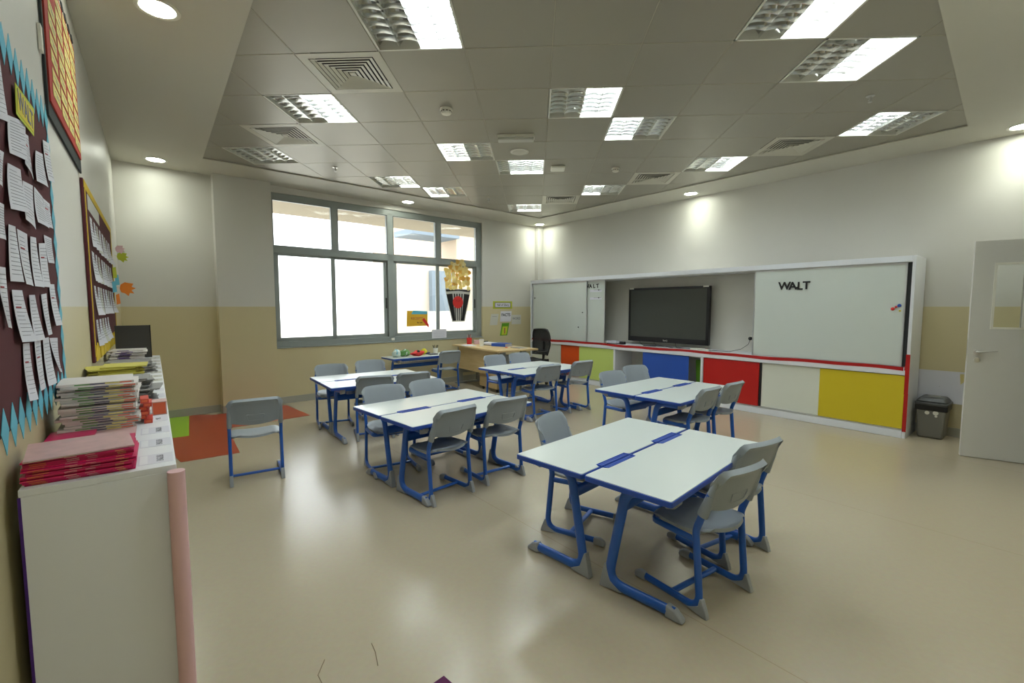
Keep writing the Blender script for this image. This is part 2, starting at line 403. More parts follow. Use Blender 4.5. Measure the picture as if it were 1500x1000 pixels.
# metal tile grid
GX = lambda i: 0.6*(0.1856+i)
GY = lambda j: 3.2614+0.6*j
LIGHTS = {(-2,-1):'R', (-4,1):'R', (-6,3):'N', (-2,3):'L', (-4,5):'R', (-3,6):'L', (-1,4):'B', (-1,8):'B', (0,1):'R', (1,2):'L', (1,6):'L', (3,4):'R', (2,-1):'R', (3,0):'R', (5,2):'L', (0,-3):'B', (-2,-2):'L'}
VENTS = [(-3,0), (-5,2), (0,7), (2,5), (4,3)]
def inhole(x, y):
    def side(a, b): return (b[0]-a[0])*(y-a[1])-(b[1]-a[1])*(x-a[0])
    s = [side(hole[k], hole[(k+1) % 4]) for k in range(4)]
    return all(v < 0 for v in s) or all(v > 0 for v in s)
tiles = MB(); ribs = MB(); gaps = MB()
g = 0.0022
for i in range(-8, 8):
    for j in range(-6, 11):
        if (i, j) in LIGHTS or (i, j) in VENTS: continue
        cs = [(GX(i)+a*0.6, GY(j)+b*0.6) for a in (0, .5, 1) for b in (0, .5, 1)]
        if not any(inhole(*c) for c in cs): continue
        x0, y0 = GX(i), GY(j)
        # each tile is a shallow pan with a bevelled lip
        e = 0.006
        tiles.add([(x0+g, y0+g, TZ), (x0+.6-g, y0+g, TZ), (x0+.6-g, y0+.6-g, TZ), (x0+g, y0+.6-g, TZ),
                   (x0+e, y0+e, TZ-0.0025), (x0+.6-e, y0+e, TZ-0.0025), (x0+.6-e, y0+.6-e, TZ-0.0025), (x0+e, y0+.6-e, TZ-0.0025)],
                  [(0,4,5,1), (1,5,6,2), (2,6,7,3), (3,7,4,0), (4,7,6,5)])
        gaps.box(x0-g, x0+g, y0, y0+.6, TZ-0.0035, TZ+0.002).box(x0, x0+.6, y0-g, y0+g, TZ-0.0035, TZ+0.002)
ct = struct(tiles.build('ceiling_tiles', M['tile']))
struct(gaps.build('ceiling_grid', M['tilegap']))

# ------------------------------------------------------------ louvred lights
def fixture(i, j, lit, label):
    t = thing('louvred_ceiling_light', label, 'ceiling light', (GX(i)+0.3, GY(j)+0.3, TZ), 0, 'square louvred ceiling lights')
    h = 0.298
    f = MB()
    for s in (-1, 1):
        f.box(min(s*h, s*(h-.014)), max(s*h, s*(h-.014)), -h, h, -0.004, 0.004)
        f.box(-h, h, min(s*h, s*(h-.014)), max(s*h, s*(h-.014)), -0.004, 0.004)
    f.build('frame', M['lampwhite'], t)
    hs = MB(); q = h-0.012
    hs.box(-q-.003, -q, -q, q, 0, .095).box(q, q+.003, -q, q, 0, .095).box(-q, q, -q-.003, -q, 0, .095).box(-q, q, q, q+.003, 0, .095).box(-q-.003, q+.003, -q-.003, q+.003, .095, .099)
    hs.build('housing', M['lampwhite'], t)
    em = MB(); rf = MB()
    cols = [(-q+k*q/2, -q+(k+1)*q/2) for k in range(4)]
    litcols = {'L': (0, 1), 'R': (2, 3), 'B': (1, 2, 3), 'N': ()}[lit]
    for k, (a, b) in enumerate(cols):
        if k in litcols: em.box(a+.003, b-.003, -q+.004, q-.004, .058, .062)
        else:
            n = 8; vs = []
            for m_ in range(n+1):
                w = m_/n; x = a+.002+(b-a-.004)*w; z = .028+.06*math.sin(math.pi*w)
                vs += [(x, -q+.003, z), (x, q-.003, z)]
            rf.add(vs, [(2*m_, 2*m_+1, 2*m_+3, 2*m_+2) for m_ in range(n)])
    if em.v: em.build('lamp_panel', M['tube'], t)
    if rf.v: rf.build('reflector', M['reflector'], t, smooth=60)
    lv = MB()
    for k in (1, 2, 3):
        x = -q+k*q/2; wd = .004 if k != 2 else .006
        lv.prism([(x-wd, .045), (x+wd, .045), (x+.0012, .004), (x-.0012, .004)], -q, q, 'xz')
    for k in range(1, 7):
        y = -q+k*2*q/7
        for (a, b) in cols:
            n = 6; vs = []
            for m_ in range(n+1):
                w = m_/n; x = a+(b-a)*w; zb = .004+.012*math.sin(math.pi*w)
                vs += [(x, y-.0012, zb), (x, y-.006, .038), (x, y+.006, .038), (x, y+.0012, zb)]
            fs = []
            for m_ in range(n):
                A, B = 4*m_, 4*m_+4
                fs += [(A, A+1, B+1, B), (A+2, A+3, B+3, B+2), (A+3, A, B, B+3)]
            lv.add(vs, fs)
    lv.build('louvre', M['louvre'], t, smooth=30)
    return t
LL = {(-2,-1): 'large louvred light at the top edge, left of centre, right half lit',
 (-4,1): 'louvred light between the two square vents at the left',
 (-6,3): 'dim louvred light at the far left corner of the tiled ceiling',
 (-2,3): 'louvred light with a lit left half, left of the round ceiling speaker',
 (-4,5): 'louvred light above the left part of the window, leftmost of that pair',
 (-3,6): 'louvred light above the middle of the window, right one of that pair',
 (-1,4): 'louvred light just behind the round ceiling speaker',
 (-1,8): 'smallest, farthest louvred light near the tip of the tiled ceiling',
 (0,1): 'bright louvred light in the middle of the ceiling, right half lit',
 (1,2): 'louvred light with lit left half, touching the corner of the bright middle one',
 (1,6): 'small louvred light between the two farthest square vents',
 (3,4): 'louvred light between the two vents nearest the board wall',
 (2,-1): 'large louvred light at the top edge, right of centre',
 (3,0): 'large louvred light second from the top right, right half lit',
 (5,2): 'louvred light nearest the right corner of the tiled ceiling',
 (0,-3): 'louvred light above and behind the photographer, nearer the door side',
 (-2,-2): 'louvred light just beyond the top of the view, over the shelf side'}
for (i, j), lit in LIGHTS.items(): fixture(i, j, lit, LL[(i, j)])

# ------------------------------------------------------------ square vents
def vent(i, j, label):
    t = thing('ceiling_vent', label, 'air vent', (GX(i)+0.3, GY(j)+0.3, TZ), 0, 'square four-way ceiling vents')
    def ring(mb, a, b, za, zb):
        vs = []
        for q, z in ((a, za), (b, zb), (b, zb+.0018), (a, za+.0018)):
            vs += [(-q, -q, z), (q, -q, z), (q, q, z), (-q, q, z)]
        fs = []
        for k in range(4):
            A, B = k*4, ((k+1) % 4)*4
            for m_ in range(4): fs.append((A+m_, A+(m_+1) % 4, B+(m_+1) % 4, B+m_))
        mb.add(vs, fs)
    f = MB(); ring(f, .298, .235, -.004, -.004); ring(f, .235, .228, -.004, .03); f.build('frame', M['vent'], t)
    b = MB().box(-.24, .24, -.24, .24, .06, .064); b.build('backing', M['ventdark'], t)
    for k in range(6):
        a = .226-k*.034
        bl = MB(); ring(bl, a, a-.024, -.006, -.001); bl.build('blade_ring', M['vent'], t)
    c = MB().box(-.022, .022, -.022, .022, -.004, .01); c.build('centre_plate', M['vent'], t)
for (i, j), l in zip(VENTS, ['large square air vent at the left of the tiled ceiling', 'square air vent at the far left of the tiled ceiling, below the larger one', 'small farthest square air vent near the ceiling tip', 'square air vent above the television side, right of the small detector', 'square air vent nearest the board wall at the right']): vent(i, j, l)

# ------------------------------------------------------------ small ceiling fittings
def detector(x, y, r, label):
    t = thing('smoke_detector', label, 'smoke detector', (x, y, TZ-.0025))
    MB().lathe([(r*1.0, 0), (r*1.05, -.012), (r, -.018)], n=28).build('base', M['plasticwhite'], t, smooth=30)
    MB().lathe([(r*.85, -.018), (r*.88, -.034), (r*.7, -.046), (r*.3, -.05)], n=28).build('cap', M['plasticwhite'], t, smooth=30)
    v = MB()
    for k in range(10):
        a = k*2*math.pi/10; cx, cy = r*.86*math.cos(a), r*.86*math.sin(a); v.box(cx-.006, cx+.006, cy-.003, cy+.003, -.032, -.024, rz=a+math.pi/2)
    v.build('vent_slots', M['black'], t)
detector(-0.80, 4.20, .055, 'round white smoke detector left of centre on the ceiling tiles')
detector(1.02, 6.05, .05, 'small round smoke detector right of centre on the ceiling tiles')
t = thing('emergency_light', 'white rectangular emergency light bar on the middle ceiling tiles', 'emergency light', (-0.205, 4.87, TZ-.0025), 0.0)
MB().box(-.19, .19, -.05, .05, -.03, 0).build('housing', M['plasticwhite'], t, bevel=.004)
MB().box(-.185, .185, -.045, .045, -.058, -.03).build('lens', M['papergrey'], t, bevel=.01)
t = thing('ceiling_speaker', 'round flat white speaker between the emergency bar and a louvred light', 'speaker', (-0.185, 5.37, TZ-.0025))
MB().lathe([(.105, 0), (.105, -.006), (.095, -.01), (.088, -.007)], n=36).build('rim', M['plasticwhite'], t, smooth=30)
MB().lathe([(.087, -.004), (.08, -.008), (.03, -.011)], n=36).build('grille', M['vent'], t, smooth=30)
t = thing('wireless_access_point', 'small white rounded box on the ceiling right of the speaker', 'access point', (0.28, 5.97, TZ-.0025))
MB().box(-.09, .09, -.09, .09, -.035, 0).build('body', M['plasticwhite'], t, bevel=.015, seg=3)
MB().box(-.07, .07, -.07, .07, -.0008, .0).build('mounting_plate', M['vent'], t)
def sprinkler(x, y, label):
    t = thing('sprinkler_head', label, 'sprinkler', (x, y, TZ-.0025), 0, 'ceiling sprinklers')
    MB().lathe([(.03, 0), (.032, -.004), (.012, -.008)], n=20).build('escutcheon', M['chrome'], t, smooth=30)
    MB().lathe([(.009, -.006), (.008, -.03), (.004, -.032)], n=12).sweep([(-.012, 0, -.02), (-.014, 0, -.035), (0, 0, -.05)], .0025, .0025).sweep([(.012, 0, -.02), (.014, 0, -.035), (0, 0, -.05)], .0025, .0025).build('body', M['chrome'], t, smooth=40)
    MB().lathe([(.016, -.05), (.017, -.052), (.004, -.053)], n=16).build('deflector', M['chrome'], t)
sprinkler(-2.54, 5.84, 'small metal sprinkler on the ceiling at the left, above the window corner')
sprinkler(-0.765, 7.62, 'small metal sprinkler on the ceiling near its far tip')
sprinkler(2.80, 4.13, 'small metal sprinkler on the ceiling at the right, between two louvred lights')

def downlight(x, y, label):
    t = thing('round_downlight', label, 'downlight', (x, y, CZ), 0, 'round recessed downlights')
    n = 36; prof = [(.088, 0), (.112, -.001), (.112, -.006), (.100, -.009), (.088, -.005)]
    mb = MB(); vs = []; fs = []
    for r, z in prof:
        for k in range(n): vs.append((r*math.cos(2*math.pi*k/n), r*math.sin(2*math.pi*k/n), z))
    for a in range(5):
        b = (a+1) % 5
        for k in range(n): fs.append((a*n+k, a*n+(k+1) % n, b*n+(k+1) % n, b*n+k))
    mb.add(vs, fs).build('trim_ring', M['plasticwhite'], t, smooth=40)
    MB().lathe([(.089, 0), (.089, -.003)], n=36).build('lens', M['down'], t)
    ld = bpy.data.lights.new('downlight_lamp', 'SPOT'); ld.energy = SPOT; ld.color = (.94, 1, .9); ld.spot_size = R(115); ld.spot_blend = 1.0; ld.shadow_soft_size = .08
    lo = bpy.data.objects.new('lamp', ld); C.objects.link(lo); lo.parent = t; lo.location = (0, 0, -.02)
for x, y, l in [(-2.22, 2.72, 'round downlight at the upper left, nearest the camera'), (-4.52, 5.38, 'round downlight above the left corner by the pinboards'),
                (-2.13, 7.71, 'round downlight over the window'), (.09, 9.93, 'round downlight in the farthest room corner'),
                (2.40, 7.37, 'round downlight above the middle of the board wall'), (4.72, 4.83, 'round downlight at the far right above the door side'),
                (2.9, 2.4, 'round downlight outside the view on the door side'), (.12, .02, 'round downlight over the photographer in the near corner')]: downlight(x, y, l)

# ------------------------------------------------------------ window
win = MB()
fy0, fy1 = 0.03, 0.11
def wbox(mb, s0, s1, z0, z1, y0=fy0, y1=fy1): mb.box(s0, s1, y0, y1, z0, z1)
WR = bpy.data.objects.new('window_1', None); C.objects.link(WR); WR.location = BW.p(0, 0); WR.rotation_euler = (0, 0, BW.a); struct(WR)
f = MB()
wbox(f, WS0, WS1, 3.005, WZ1); wbox(f, WS0, WS1, WZ0, .93); wbox(f, WS0, WS0+.035, WZ0, WZ1); wbox(f, 3.80, WS1, WZ0, WZ1)
wbox(f, WS0, WS1, 2.24, 2.345)
mull = [(0.96, 1.055), (1.90, 2.01), (2.868, 2.972)]
for a, b in mull: wbox(f, a, b, 2.3, 3.05)
wbox(f, 1.90, 2.01, .9, 2.3)
f.build('window_frame', M['winframe'], WR, bevel=.004)
MB().box(WS0-.01, WS1+.01, -.012, .2, .828, .846).build('window_sill', M['winframe'], WR, bevel=.003)
# sliding sashes below
for k, (a, b, y) in enumerate([(.11, 1.0, .045), (.955, 1.90, .075), (2.01, 2.93, .045), (2.90, 3.80, .075)]):
    s = MB()
    y0, y1 = y, y+.03
    s.box(a, a+.06, y0, y1, .93, 2.24).box(b-.06, b, y0, y1, .93, 2.24).box(a, b, y0, y1, .93, .985).box(a, b, y0, y1, 2.205, 2.24)
    sh = s.build('sliding_sash', M['winframe'], WR, bevel=.003)
    MB().box(a+.045, b-.045, y+.012, y+.016, .985, 2.205).build('pane', M['glass'], sh)
    if k in (1, 3): MB().box(b-.034, b-.012, y-.012, y, 1.42, 1.60).build('sash_handle', M['black'], sh, bevel=.004)
for a, b in [(WS0+.035, .96), (1.055, 1.90), (2.01, 2.868), (2.972, 3.80)]:
    MB().box(a, b, .068, .072, 2.345, 3.005).build('upper_pane', M['glass'], WR)
    r = MB(); r.box(a, a+.006, .028, .034, 2.345, 3.005).box(b-.006, b, .028, .034, 2.345, 3.005).box(a, b, .028, .034, 2.345, 2.351).box(a, b, .028, .034, 2.999, 3.005)
    r.build('glazing_bead', M['rubber'], WR)

# outside
og = MB().box(-12, 22, .25, 40, -.35, -.3); struct(og.build('ground_outside', M['outground'], loc=BW.p(0, 0), rz=BW.a))
ob = thing('courtyard_building', 'pale rendered building wing with blue-grey panels seen through the window', 'building', BW.p(0, 0), BW.a)
MB().box(7.05, 16, 5.5, 12, -.3, 7.5).build('wing_wall', M['outcream'], ob)
MB().box(5.98, 6.72, 5.3, 6.4, -.3, 2.6).build('panel_column', M['outblue'], ob)
MB().box(4.5, 5.98, 5.5, 6.4, -.3, 2.6).build('pale_wall', M['outpale'], ob)
MB().box(5.3, 7.05, 5.3, 6.5, 3.68, 3.86).build('canopy', M['outblue'], ob)
MB().box(-4, 8, .2, 1.9, 3.15, 3.4).build('window_overhang', M['outoverhang'], ob)
lowall = MB().box(3.7, 12, 3.6, 3.8, -.3, 1.32); tag(lowall.build('boundary_wall', M['outwhite'], loc=BW.p(0, 0), rz=BW.a), 'low white rendered wall outside the right half of the window', 'garden wall')

# ------------------------------------------------------------ chairs
def side_path():
    return fillet([(0, .395, .028), (0, .040, .028), (0, .074, .40), (0, .004, .594)], [.07, .12], 7)
def yc(z): return .074-.36*(z-.40)
def make_chair(label):
    t = thing('school_chair', label, 'chair', (0, 0, 0), 0, 'grey and blue school chairs')
    for sx in (-.187, .187):
        pts = [(sx, p[1], p[2]) for p in side_path()]
        fr = MB().sweep(pts, .0135, .0185, side=(1, 0, 0), n=12).build('side_frame', M['blue'], t, smooth=50)
        # heel cap: fin below the bend, toe cap
        h = MB().prism([(-.004, 0), (.03, .003), (.11, .012), (.075, .030), (.045, .046), (.036, .085), (.025, .086), (.004, .03)], sx-.0135, sx+.0135, 'yz')
        h.build('heel_cap', M['capgrey'], fr, bevel=.004)
        c = MB().prism([(.355, .005), (.42, .003), (.432, .012), (.425, .035), (.40, .05), (.36, .049)], sx-.0145, sx+.0145, 'yz')
        c.build('toe_cap', M['capgrey'], fr, bevel=.006)
    MB().sweep([(-.18, .20, .03), (.18, .20, .03)], .011, .017, side=(0, 0, 1), n=12).build('crossbar', M['blue'], t, smooth=50)
    sf = fillet([(-.187, .07, .352), (-.187, .335, .357), (.187, .335, .357), (.187, .07, .352)], .04, 5)
    MB().sweep(sf, .017, .010, side=(0, 0, 1), n=10).build('seat_frame', M['blue'], t, smooth=50)
    def seat(u, v):
        w = 2*u-1; y = -.008+.375*v
        hw = .168+.022*math.sin(math.pi*min(1, v*1.0))
        hw *= (1-.10*max(0, (v-.88)/.12)**2) * (1-.14*max(0, (.12-v)/.12)**2)
        x = w*hw
        yy = y - (.02*w*w if v > .8 else 0)*(v-.8)/.2*1.2 + (.045*w*w)*(1-v)**3
        z = .388 + .012*w*w - .010*math.sin(math.pi*v) - .05*max(0, v-.78)**2/.0484*.5 + .006*(1-v) - .012*max(0, abs(w)-.85)/.15
        return (x, yy, z)
    MB().sheet(seat, 20, 18, .017).build('seat', M['chairgrey'], t, smooth=60)
    def zlim(w):
        zb = .492+.030*w*w if abs(w) < .88 else .515-.035*(abs(w)-.88)/.12
        zt = .712-.008*w*w-.045*(max(0, abs(w)-.80)/.20)**2.5
        return zb, zt
    def back(u, v):
        w = 2*u-1; zb, zt = zlim(w)
        z = zb+(zt-zb)*v
        x = w*(.193-.006*(1-v)-.006*max(0, v-.85)/.15)
        y = yc(z) - .034*(1-w*w) - .012*(max(0, v-.80)/.20)**2 + .002
        return (x, y, z)
    def th(u, v):
        w = abs(2*u-1)
        return .014+.014*(max(0, v-.86)/.14)**.7+.016*(max(0, w-.80)/.20)**.8
    b = MB().sheet(back, 30, 16, th)
    for sx in (-.185, .185):
        zz = [.482, .495, .52, .55, .59, .63, .665]
        b.sweep([Vector((sx, yc(z_)-.001, z_)) for z_ in zz], [.0185, .0185, .018, .017, .0155, .013, .008], [.0260, .0260, .025, .022, .019, .014, .008], side=(1, 0, 0), n=14)
    bk = b.build('backrest', M['chairgrey'], t, smooth=55)
    # moulded grip outline on the rear
    rp = []
    for w, z in [(-.34, .580), (.34, .580), (.29, .530), (-.29, .530)]:
        zb, zt = zlim(w); p = back((w+1)/2, (z-zb)/(zt-zb)); rp.append((p[0], p[1]-.009, p[2]))
    MB().sweep(fillet(rp+[rp[0]], .01, 3), .003, .003, side=None, n=6).build('moulded_grip', M['chairgrey'], bk, smooth=50)
    return t

CH = [
 ('A', 0.136, 3.058, 62, 1, 'grey school chair alone on the left side of the nearest table'),
 ('B', 0.955, 2.175, 36, 0, 'nearest grey school chair, on the right side of the nearest table, fully visible'),
 ('C', 1.235, 2.585, 33, 0, 'grey school chair at the nearest table, tucked behind the nearest chair'),
 ('D', -1.398, 4.147, 33, 1, 'grey chair on the window side of the second table, left one of two'),
 ('E', -1.066, 4.488, 42, 1, 'grey chair on the window side of the second table, right one of two'),
 ('F', -0.596, 3.328, 49, 0, 'grey chair on the near side of the second table, left one of two'),
 ('G', -0.229, 3.720, 40, 0, 'grey chair on the near side of the second table, right one of two'),
 ('H', -2.582, 5.655, 30, 1, 'grey chair on the window side of the leftmost table, left one of two'),
 ('I', -2.253, 6.132, 31, 1, 'grey chair on the window side of the leftmost table, right one of two'),
 ('J', -1.727, 4.822, 26, 0, 'grey chair on the near side of the leftmost table, left one of two'),
 ('K', -1.381, 5.104, 33, 0, 'grey chair on the near side of the leftmost table, right one of two'),
 ('L', -0.600, 6.871, 40, 1, 'grey chair on the far side of the farthest table, left one of two'),
 ('M', -0.235, 7.207, 36, 1, 'grey chair on the far side of the farthest table, beside the wooden desk'),
 ('N', 0.170, 5.834, 38, 0, 'grey chair on the near side of the farthest table, left one of two'),
 ('O', 0.640, 6.295, 38, 0, 'grey chair on the near side of the farthest table, in front of the lime door'),
 ('P', 0.887, 5.191, 36, 1, 'grey chair on the far side of the right table, in front of the white opening'),
 ('Q', 1.261, 5.725, 30, 1, 'grey chair on the far side of the right table, in front of the blue door'),
 ('R', 1.587, 4.272, 43, 0, 'grey chair on the near side of the right table, left one of two'),
 ('S', 1.940, 4.598, 42, 0, 'grey chair on the near side of the right table, in front of the red door'),
 ('T', -1.435, 7.618, 38, 0, 'grey chair at the single desk under the window'),
 ('U', -2.275, 3.570, 35, 0, 'lone grey chair standing by itself near the white shelf'),
]
proto = None
for k, x, y, a, flip, lab in CH:
    rz = R(a + (180 if flip else 0))
    ox, oy = x, y
    if proto is None:
        proto = make_chair(lab); proto.location = (ox, oy, 0); proto.rotation_euler = (0, 0, rz)
    else: dup(proto, (ox, oy, 0), rz, lab)

# ------------------------------------------------------------ desks (1.2 x 0.455, user side is -y, seam side +y)
LH = .61
def make_desk(label):
    t = thing('school_desk', label, 'desk', (0, 0, 0), 0, 'white-topped blue school desks')
    Lh, y0, y1, zt = LH, -.230, .230, .612
    def outline(inset, notch):
        pts = []; r = .014
        for cx, cy, a0 in ((Lh-r, y0+r, -90), (Lh-r, y1-r, 0)):
            for k in range(5):
                a = R(a0+k*22.5); pts.append((cx+(r-inset)*math.cos(a), cy+(r-inset)*math.sin(a)))
        if notch:
            for c in (.30, -.30):
                pts += [(c+.155, y1-inset), (c+.135, y1-.032), (c-.135, y1-.032), (c-.155, y1-inset)]
        for cx, cy, a0 in ((-Lh+r, y1-r, 90), (-Lh+r, y0+r, 180)):
            for k in range(5):
                a = R(a0+k*22.5); pts.append((cx+(r-inset)*math.cos(a), cy+(r-inset)*math.sin(a)))
        return pts
    top = MB().prism(outline(0, False), zt-.030, zt-.0035).build('edge_band', M['bluep'], t, bevel=.003)
    MB().prism(outline(.0045, True), zt-.006, zt).build('tabletop', M['laminate'], t, bevel=.0015)
    for c in (-.30, .30):
        tr = MB(); tr.box(c-.13, c+.13, y1-.030, y1-.001, zt-.0034, zt-.0014).box(c-.14, c+.14, y1-.031, y1-.028, zt-.0034, zt+.0015).box(c-.14, c-.13, y1-.030, y1-.001, zt-.0034, zt+.0015).box(c+.13, c+.14, y1-.030, y1-.001, zt-.0034, zt+.0015).box(c-.13, c+.13, y1-.016, y1-.0135, zt-.0034, zt+.0005)
        tr.build('pencil_tray', M['bluep'], t)
    for sx in (-.48, .48):
        pts = fillet([(sx, -.20, .034), (sx, .165, .034), (sx, .065, .552), (sx, -.17, .552)], [.085, .09], 8)
        lg = MB().sweep(pts, .019, .027, side=(1, 0, 0), n=14).build('leg', M['blue'], t, smooth=50)
        MB().prism([(.205, 0), (.17, .004), (.075, .010), (.10, .03), (.14, .052), (.168, .13), (.176, .132), (.192, .07)], sx-.019, sx+.019, 'yz').build('heel_cap', M['capgrey'], lg, bevel=.005)
        MB().prism([(-.155, .004), (-.225, .002), (-.245, .006), (-.240, .022), (-.205, .055), (-.16, .066)], sx-.020, sx+.020, 'yz').build('toe_cap', M['capgrey'], lg, bevel=.008)
        MB().prism([(-.145, .521), (-.19, .532), (-.215, .559), (-.205, .582), (-.145, .582)], sx-.020, sx+.020, 'yz').build('bracket_cap', M['capgrey'], lg, bevel=.006)
    MB().sweep([(-.47, .094, .445), (.47, .094, .445)], .011, .034, side=(0, 1, 0), n=12).build('crossbar', M['blue'], t, smooth=50)
    MB().box(-.5, .5, -.19, -.165, .556, .582).build('top_rail', M['blue'], t, bevel=.003)
    w = MB()
    for k in range(5):
        y = -.13+k*.045; w.sweep([(-.42, y, .515), (.42, y, .515)], .0028, .0028, n=6)
    for k in range(22):
        x = -.42+k*.04
        w.sweep([(x, -.13, .56), (x, -.13, .515), (x, .05, .515), (x, .05, .56)], .002, .002, side=(1, 0, 0), n=5)
    w.build('wire_book_rack', M['wire'], t, smooth=50)
    return t
TB = [('near', .648, 2.704, 48.2, 'nearest table'), ('mid', -.777, 3.863, 47.0, 'second table'), ('left', -1.917, 5.311, 39.2, 'leftmost table'), ('far', -.023, 6.346, 44.2, 'farthest table'), ('right', 1.372, 4.762, 44.6, 'right table before the board unit')]
dp = None
for nm, x, y, a, ds in TB:
    for s, word in ((1, 'window-side'), (-1, 'camera-side')):
        ar = R(a); rz = ar if s < 0 else ar+math.pi
        off = .2365*s
        px, py = x-math.sin(ar)*off, y+math.cos(ar)*off
        lab = 'white-topped blue school desk, %s half of the %s' % (word, ds)
        if dp is None: dp = make_desk(lab); dp.location = (px, py, 0); dp.rotation_euler = (0, 0, rz)
        else: dup(dp, (px, py, 0), rz, lab)
dup(dp, (-1.976, 7.767, 0), R(44), 'single white-topped blue school desk under the window, holding packets')

# ------------------------------------------------------------ board and storage unit
U = thing('storage_wall_unit', 'long white built-in unit with whiteboards above and coloured sliding doors below', 'storage unit', UF.p(0, 0), UF.a)
D = -.50; LEN = 6.17
c = MB()
c.box(-.03, .0, D, 0, 0, 2.0).box(LEN, LEN+.03, D, 0, 0, 2.0)             # side panels
c.box(0, LEN, D, 0, 1.935, 2.0)                                           # top rail / canopy
c.build('carcass', M['cabwhite'], U, bevel=.002)
MB().box(0, LEN, D, D+.02, .08, 1.935).build('back_panel', M['backpanel'], U)
MB().box(0, LEN, D+.02, -.012, .735, .786).box(0, LEN, -.03, 0, .70, .783).build('ledge', M['cabwhite'], U, bevel=.002)
MB().box(0, LEN, D+.02, -.02, 0, .07).box(0, LEN, -.04, .004, .0, .082).build('plinth', M['cabwhite'], U, bevel=.003)
MB().box(0, LEN, -.06, 0, .082, .10).box(0, LEN, -.055, -.05, .68, .70).build('door_track', M['alu'], U)
MB().box(0, LEN, -.44, -.06, .10, .105).build('cupboard_floor', M['cabwhite'], U)
for s in (2.34, 3.965): MB().box(s-.018, s+.018, D+.02, -.0, .10, .70).build('divider', M['cabwhite'], U)
for s0, s1, m_, y in [(.005, .815, 'door_yellow', -.016), (.80, 1.50, 'door_white', -.036), (1.53, 2.318, 'door_red', -.016), (2.562, 3.385, 'door_blue', -.016), (3.985, 4.81, 'door_lime', -.016), (4.80, 5.315, 'door_orange', -.036), (5.31, 6.16, 'door_white', -.018)]:
    d = MB().box(s0, s1, y-.014, y, .10, .692).build('sliding_door', M[m_], U, bevel=.0015)
    d['label'] = {'door_yellow': 'yellow sliding door', 'door_white': 'white sliding door', 'door_red': 'red sliding door', 'door_blue': 'blue sliding door', 'door_lime': 'lime green sliding door', 'door_orange': 'orange sliding door'}[m_]
MB().box(1.503, 1.53, -.05, -.03, .10, .692).build('dark_door_gap', M['rubber'], U)  # dark strip standing in for the shade in the gap between two doors
# whiteboards on their rails
def wboard(s0, s1, y, nm):
    b = MB().box(s0, s1, y-.018, y-.004, .795, 1.915).build('sliding_whiteboard', M['wb'], U); b['label'] = nm
    e = MB(); e.box(s0-.004, s0+.012, y-.022, y, .79, 1.92).box(s1-.012, s1+.004, y-.022, y, .79, 1.92).box(s0, s1, y-.022, y, .785, .80).box(s0, s1, y-.022, y, 1.91, 1.925)
    e.build('aluminium_edge', M['alu'], b)
    return b
wboard(.045, 1.635, -.02, 'right sliding whiteboard'); wboard(4.65, 6.14, -.02, 'front left sliding whiteboard'); wboard(4.24, 5.72, -.055, 'rear left sliding whiteboard')
MB().box(.0, .04, -.045, -.03, .79, 1.93).build('rail_gasket', M['rubber'], U)
MB().box(0, LEN, -.075, -.07, 1.915, 1.935).box(0, LEN, -.04, -.035, 1.922, 1.935).build('upper_rail', M['alu'], U)
# red tape along the ledge, wavy, and up the right edge
tp = MB(); n = 70; vs = []; fs = []
for k in range(n+1):
    s = .02+(LEN-.04)*k/n; wv = .006*math.sin(s*3.1)+.004*math.sin(s*7.7)-.018*max(0, .35-s)
    vs += [(s, .0015, .752+wv), (s, .0015, .790+wv*.6), (s, -.012, .790+wv*.6), (s, -.002, .752+wv)]
for k in range(n):
    for m_ in range(4): fs.append((4*k+m_, 4*k+(m_+1) % 4, 4*k+4+(m_+1) % 4, 4*k+4+m_))
tp.add(vs, fs); tp.build('red_tape', M['redtape'], U)
MB().box(.0, .012, .0005, .003, .752, .80).box(-.032, .004, .0005, .0035, .49, .93).box(-.034, .0, .001, .004, .075, .50).build('red_tape', M['redtape'], U)

def wall_text(F, s, y, z, txt, size, th, m_, name, lab, cat, group=None, bold=0.0, rot=0.0, right=-1):
    mb = text_mb(txt, size, th, bold)
    c_, n_ = math.cos(rot), math.sin(rot)
    xf(mb, lambda a, b, d: (right*(a*c_-b*n_), (d if right < 0 else -d), a*n_+b*c_))
    o = mb.build(name, m_, loc=F.p(s, y, z), rz=F.a)
    return tag(o, lab, cat, group) if lab else o
for k, (ch, s, dz, rr) in enumerate([('W', 1.262, .003, .0), ('A', 1.165, .0, .05), ('L', 1.083, -.003, -.04), ('T', 1.010, .002, .0)]):
    wall_text(UF, s, -.0185, 1.71+dz, ch, .135, .003, M['black'], 'magnetic_letter', 'black capital letter %s of the word on the right whiteboard' % ch, 'letter', None, .004, rr)
wall_text(UF, 1.118, -.018, 1.72, '.', .12, .003, M['black'], 'magnet', 'tiny round black magnet between letters A and L on the right whiteboard', 'magnet', None, .004)
for ch, s in (('W', 4.663), ('A', 4.578), ('L', 4.492), ('T', 4.41)):
    wall_text(UF, s, -.0530, 1.825-.0*s, ch, .10, .003, M['black'], 'magnetic_letter', 'black capital letter %s on the narrow strip of the rear left whiteboard' % ch, 'letter', None, .003, .08)
def disc_thing(F, s, y, z, r, m_, name, lab, cat):
    mb = MB().lathe([(r, 0), (r, .006), (r*.6, .01)], n=16); xf(mb, lambda a, b, d: (a, d, b))
    return tag(mb.build(name, m_, loc=F.p(s, y, z), rz=F.a, smooth=40), lab, cat)
disc_thing(UF, .148, -.020, 1.425, .018, M['scarlet'], 'magnet', 'round red magnet near the right edge of the right whiteboard', 'magnet')
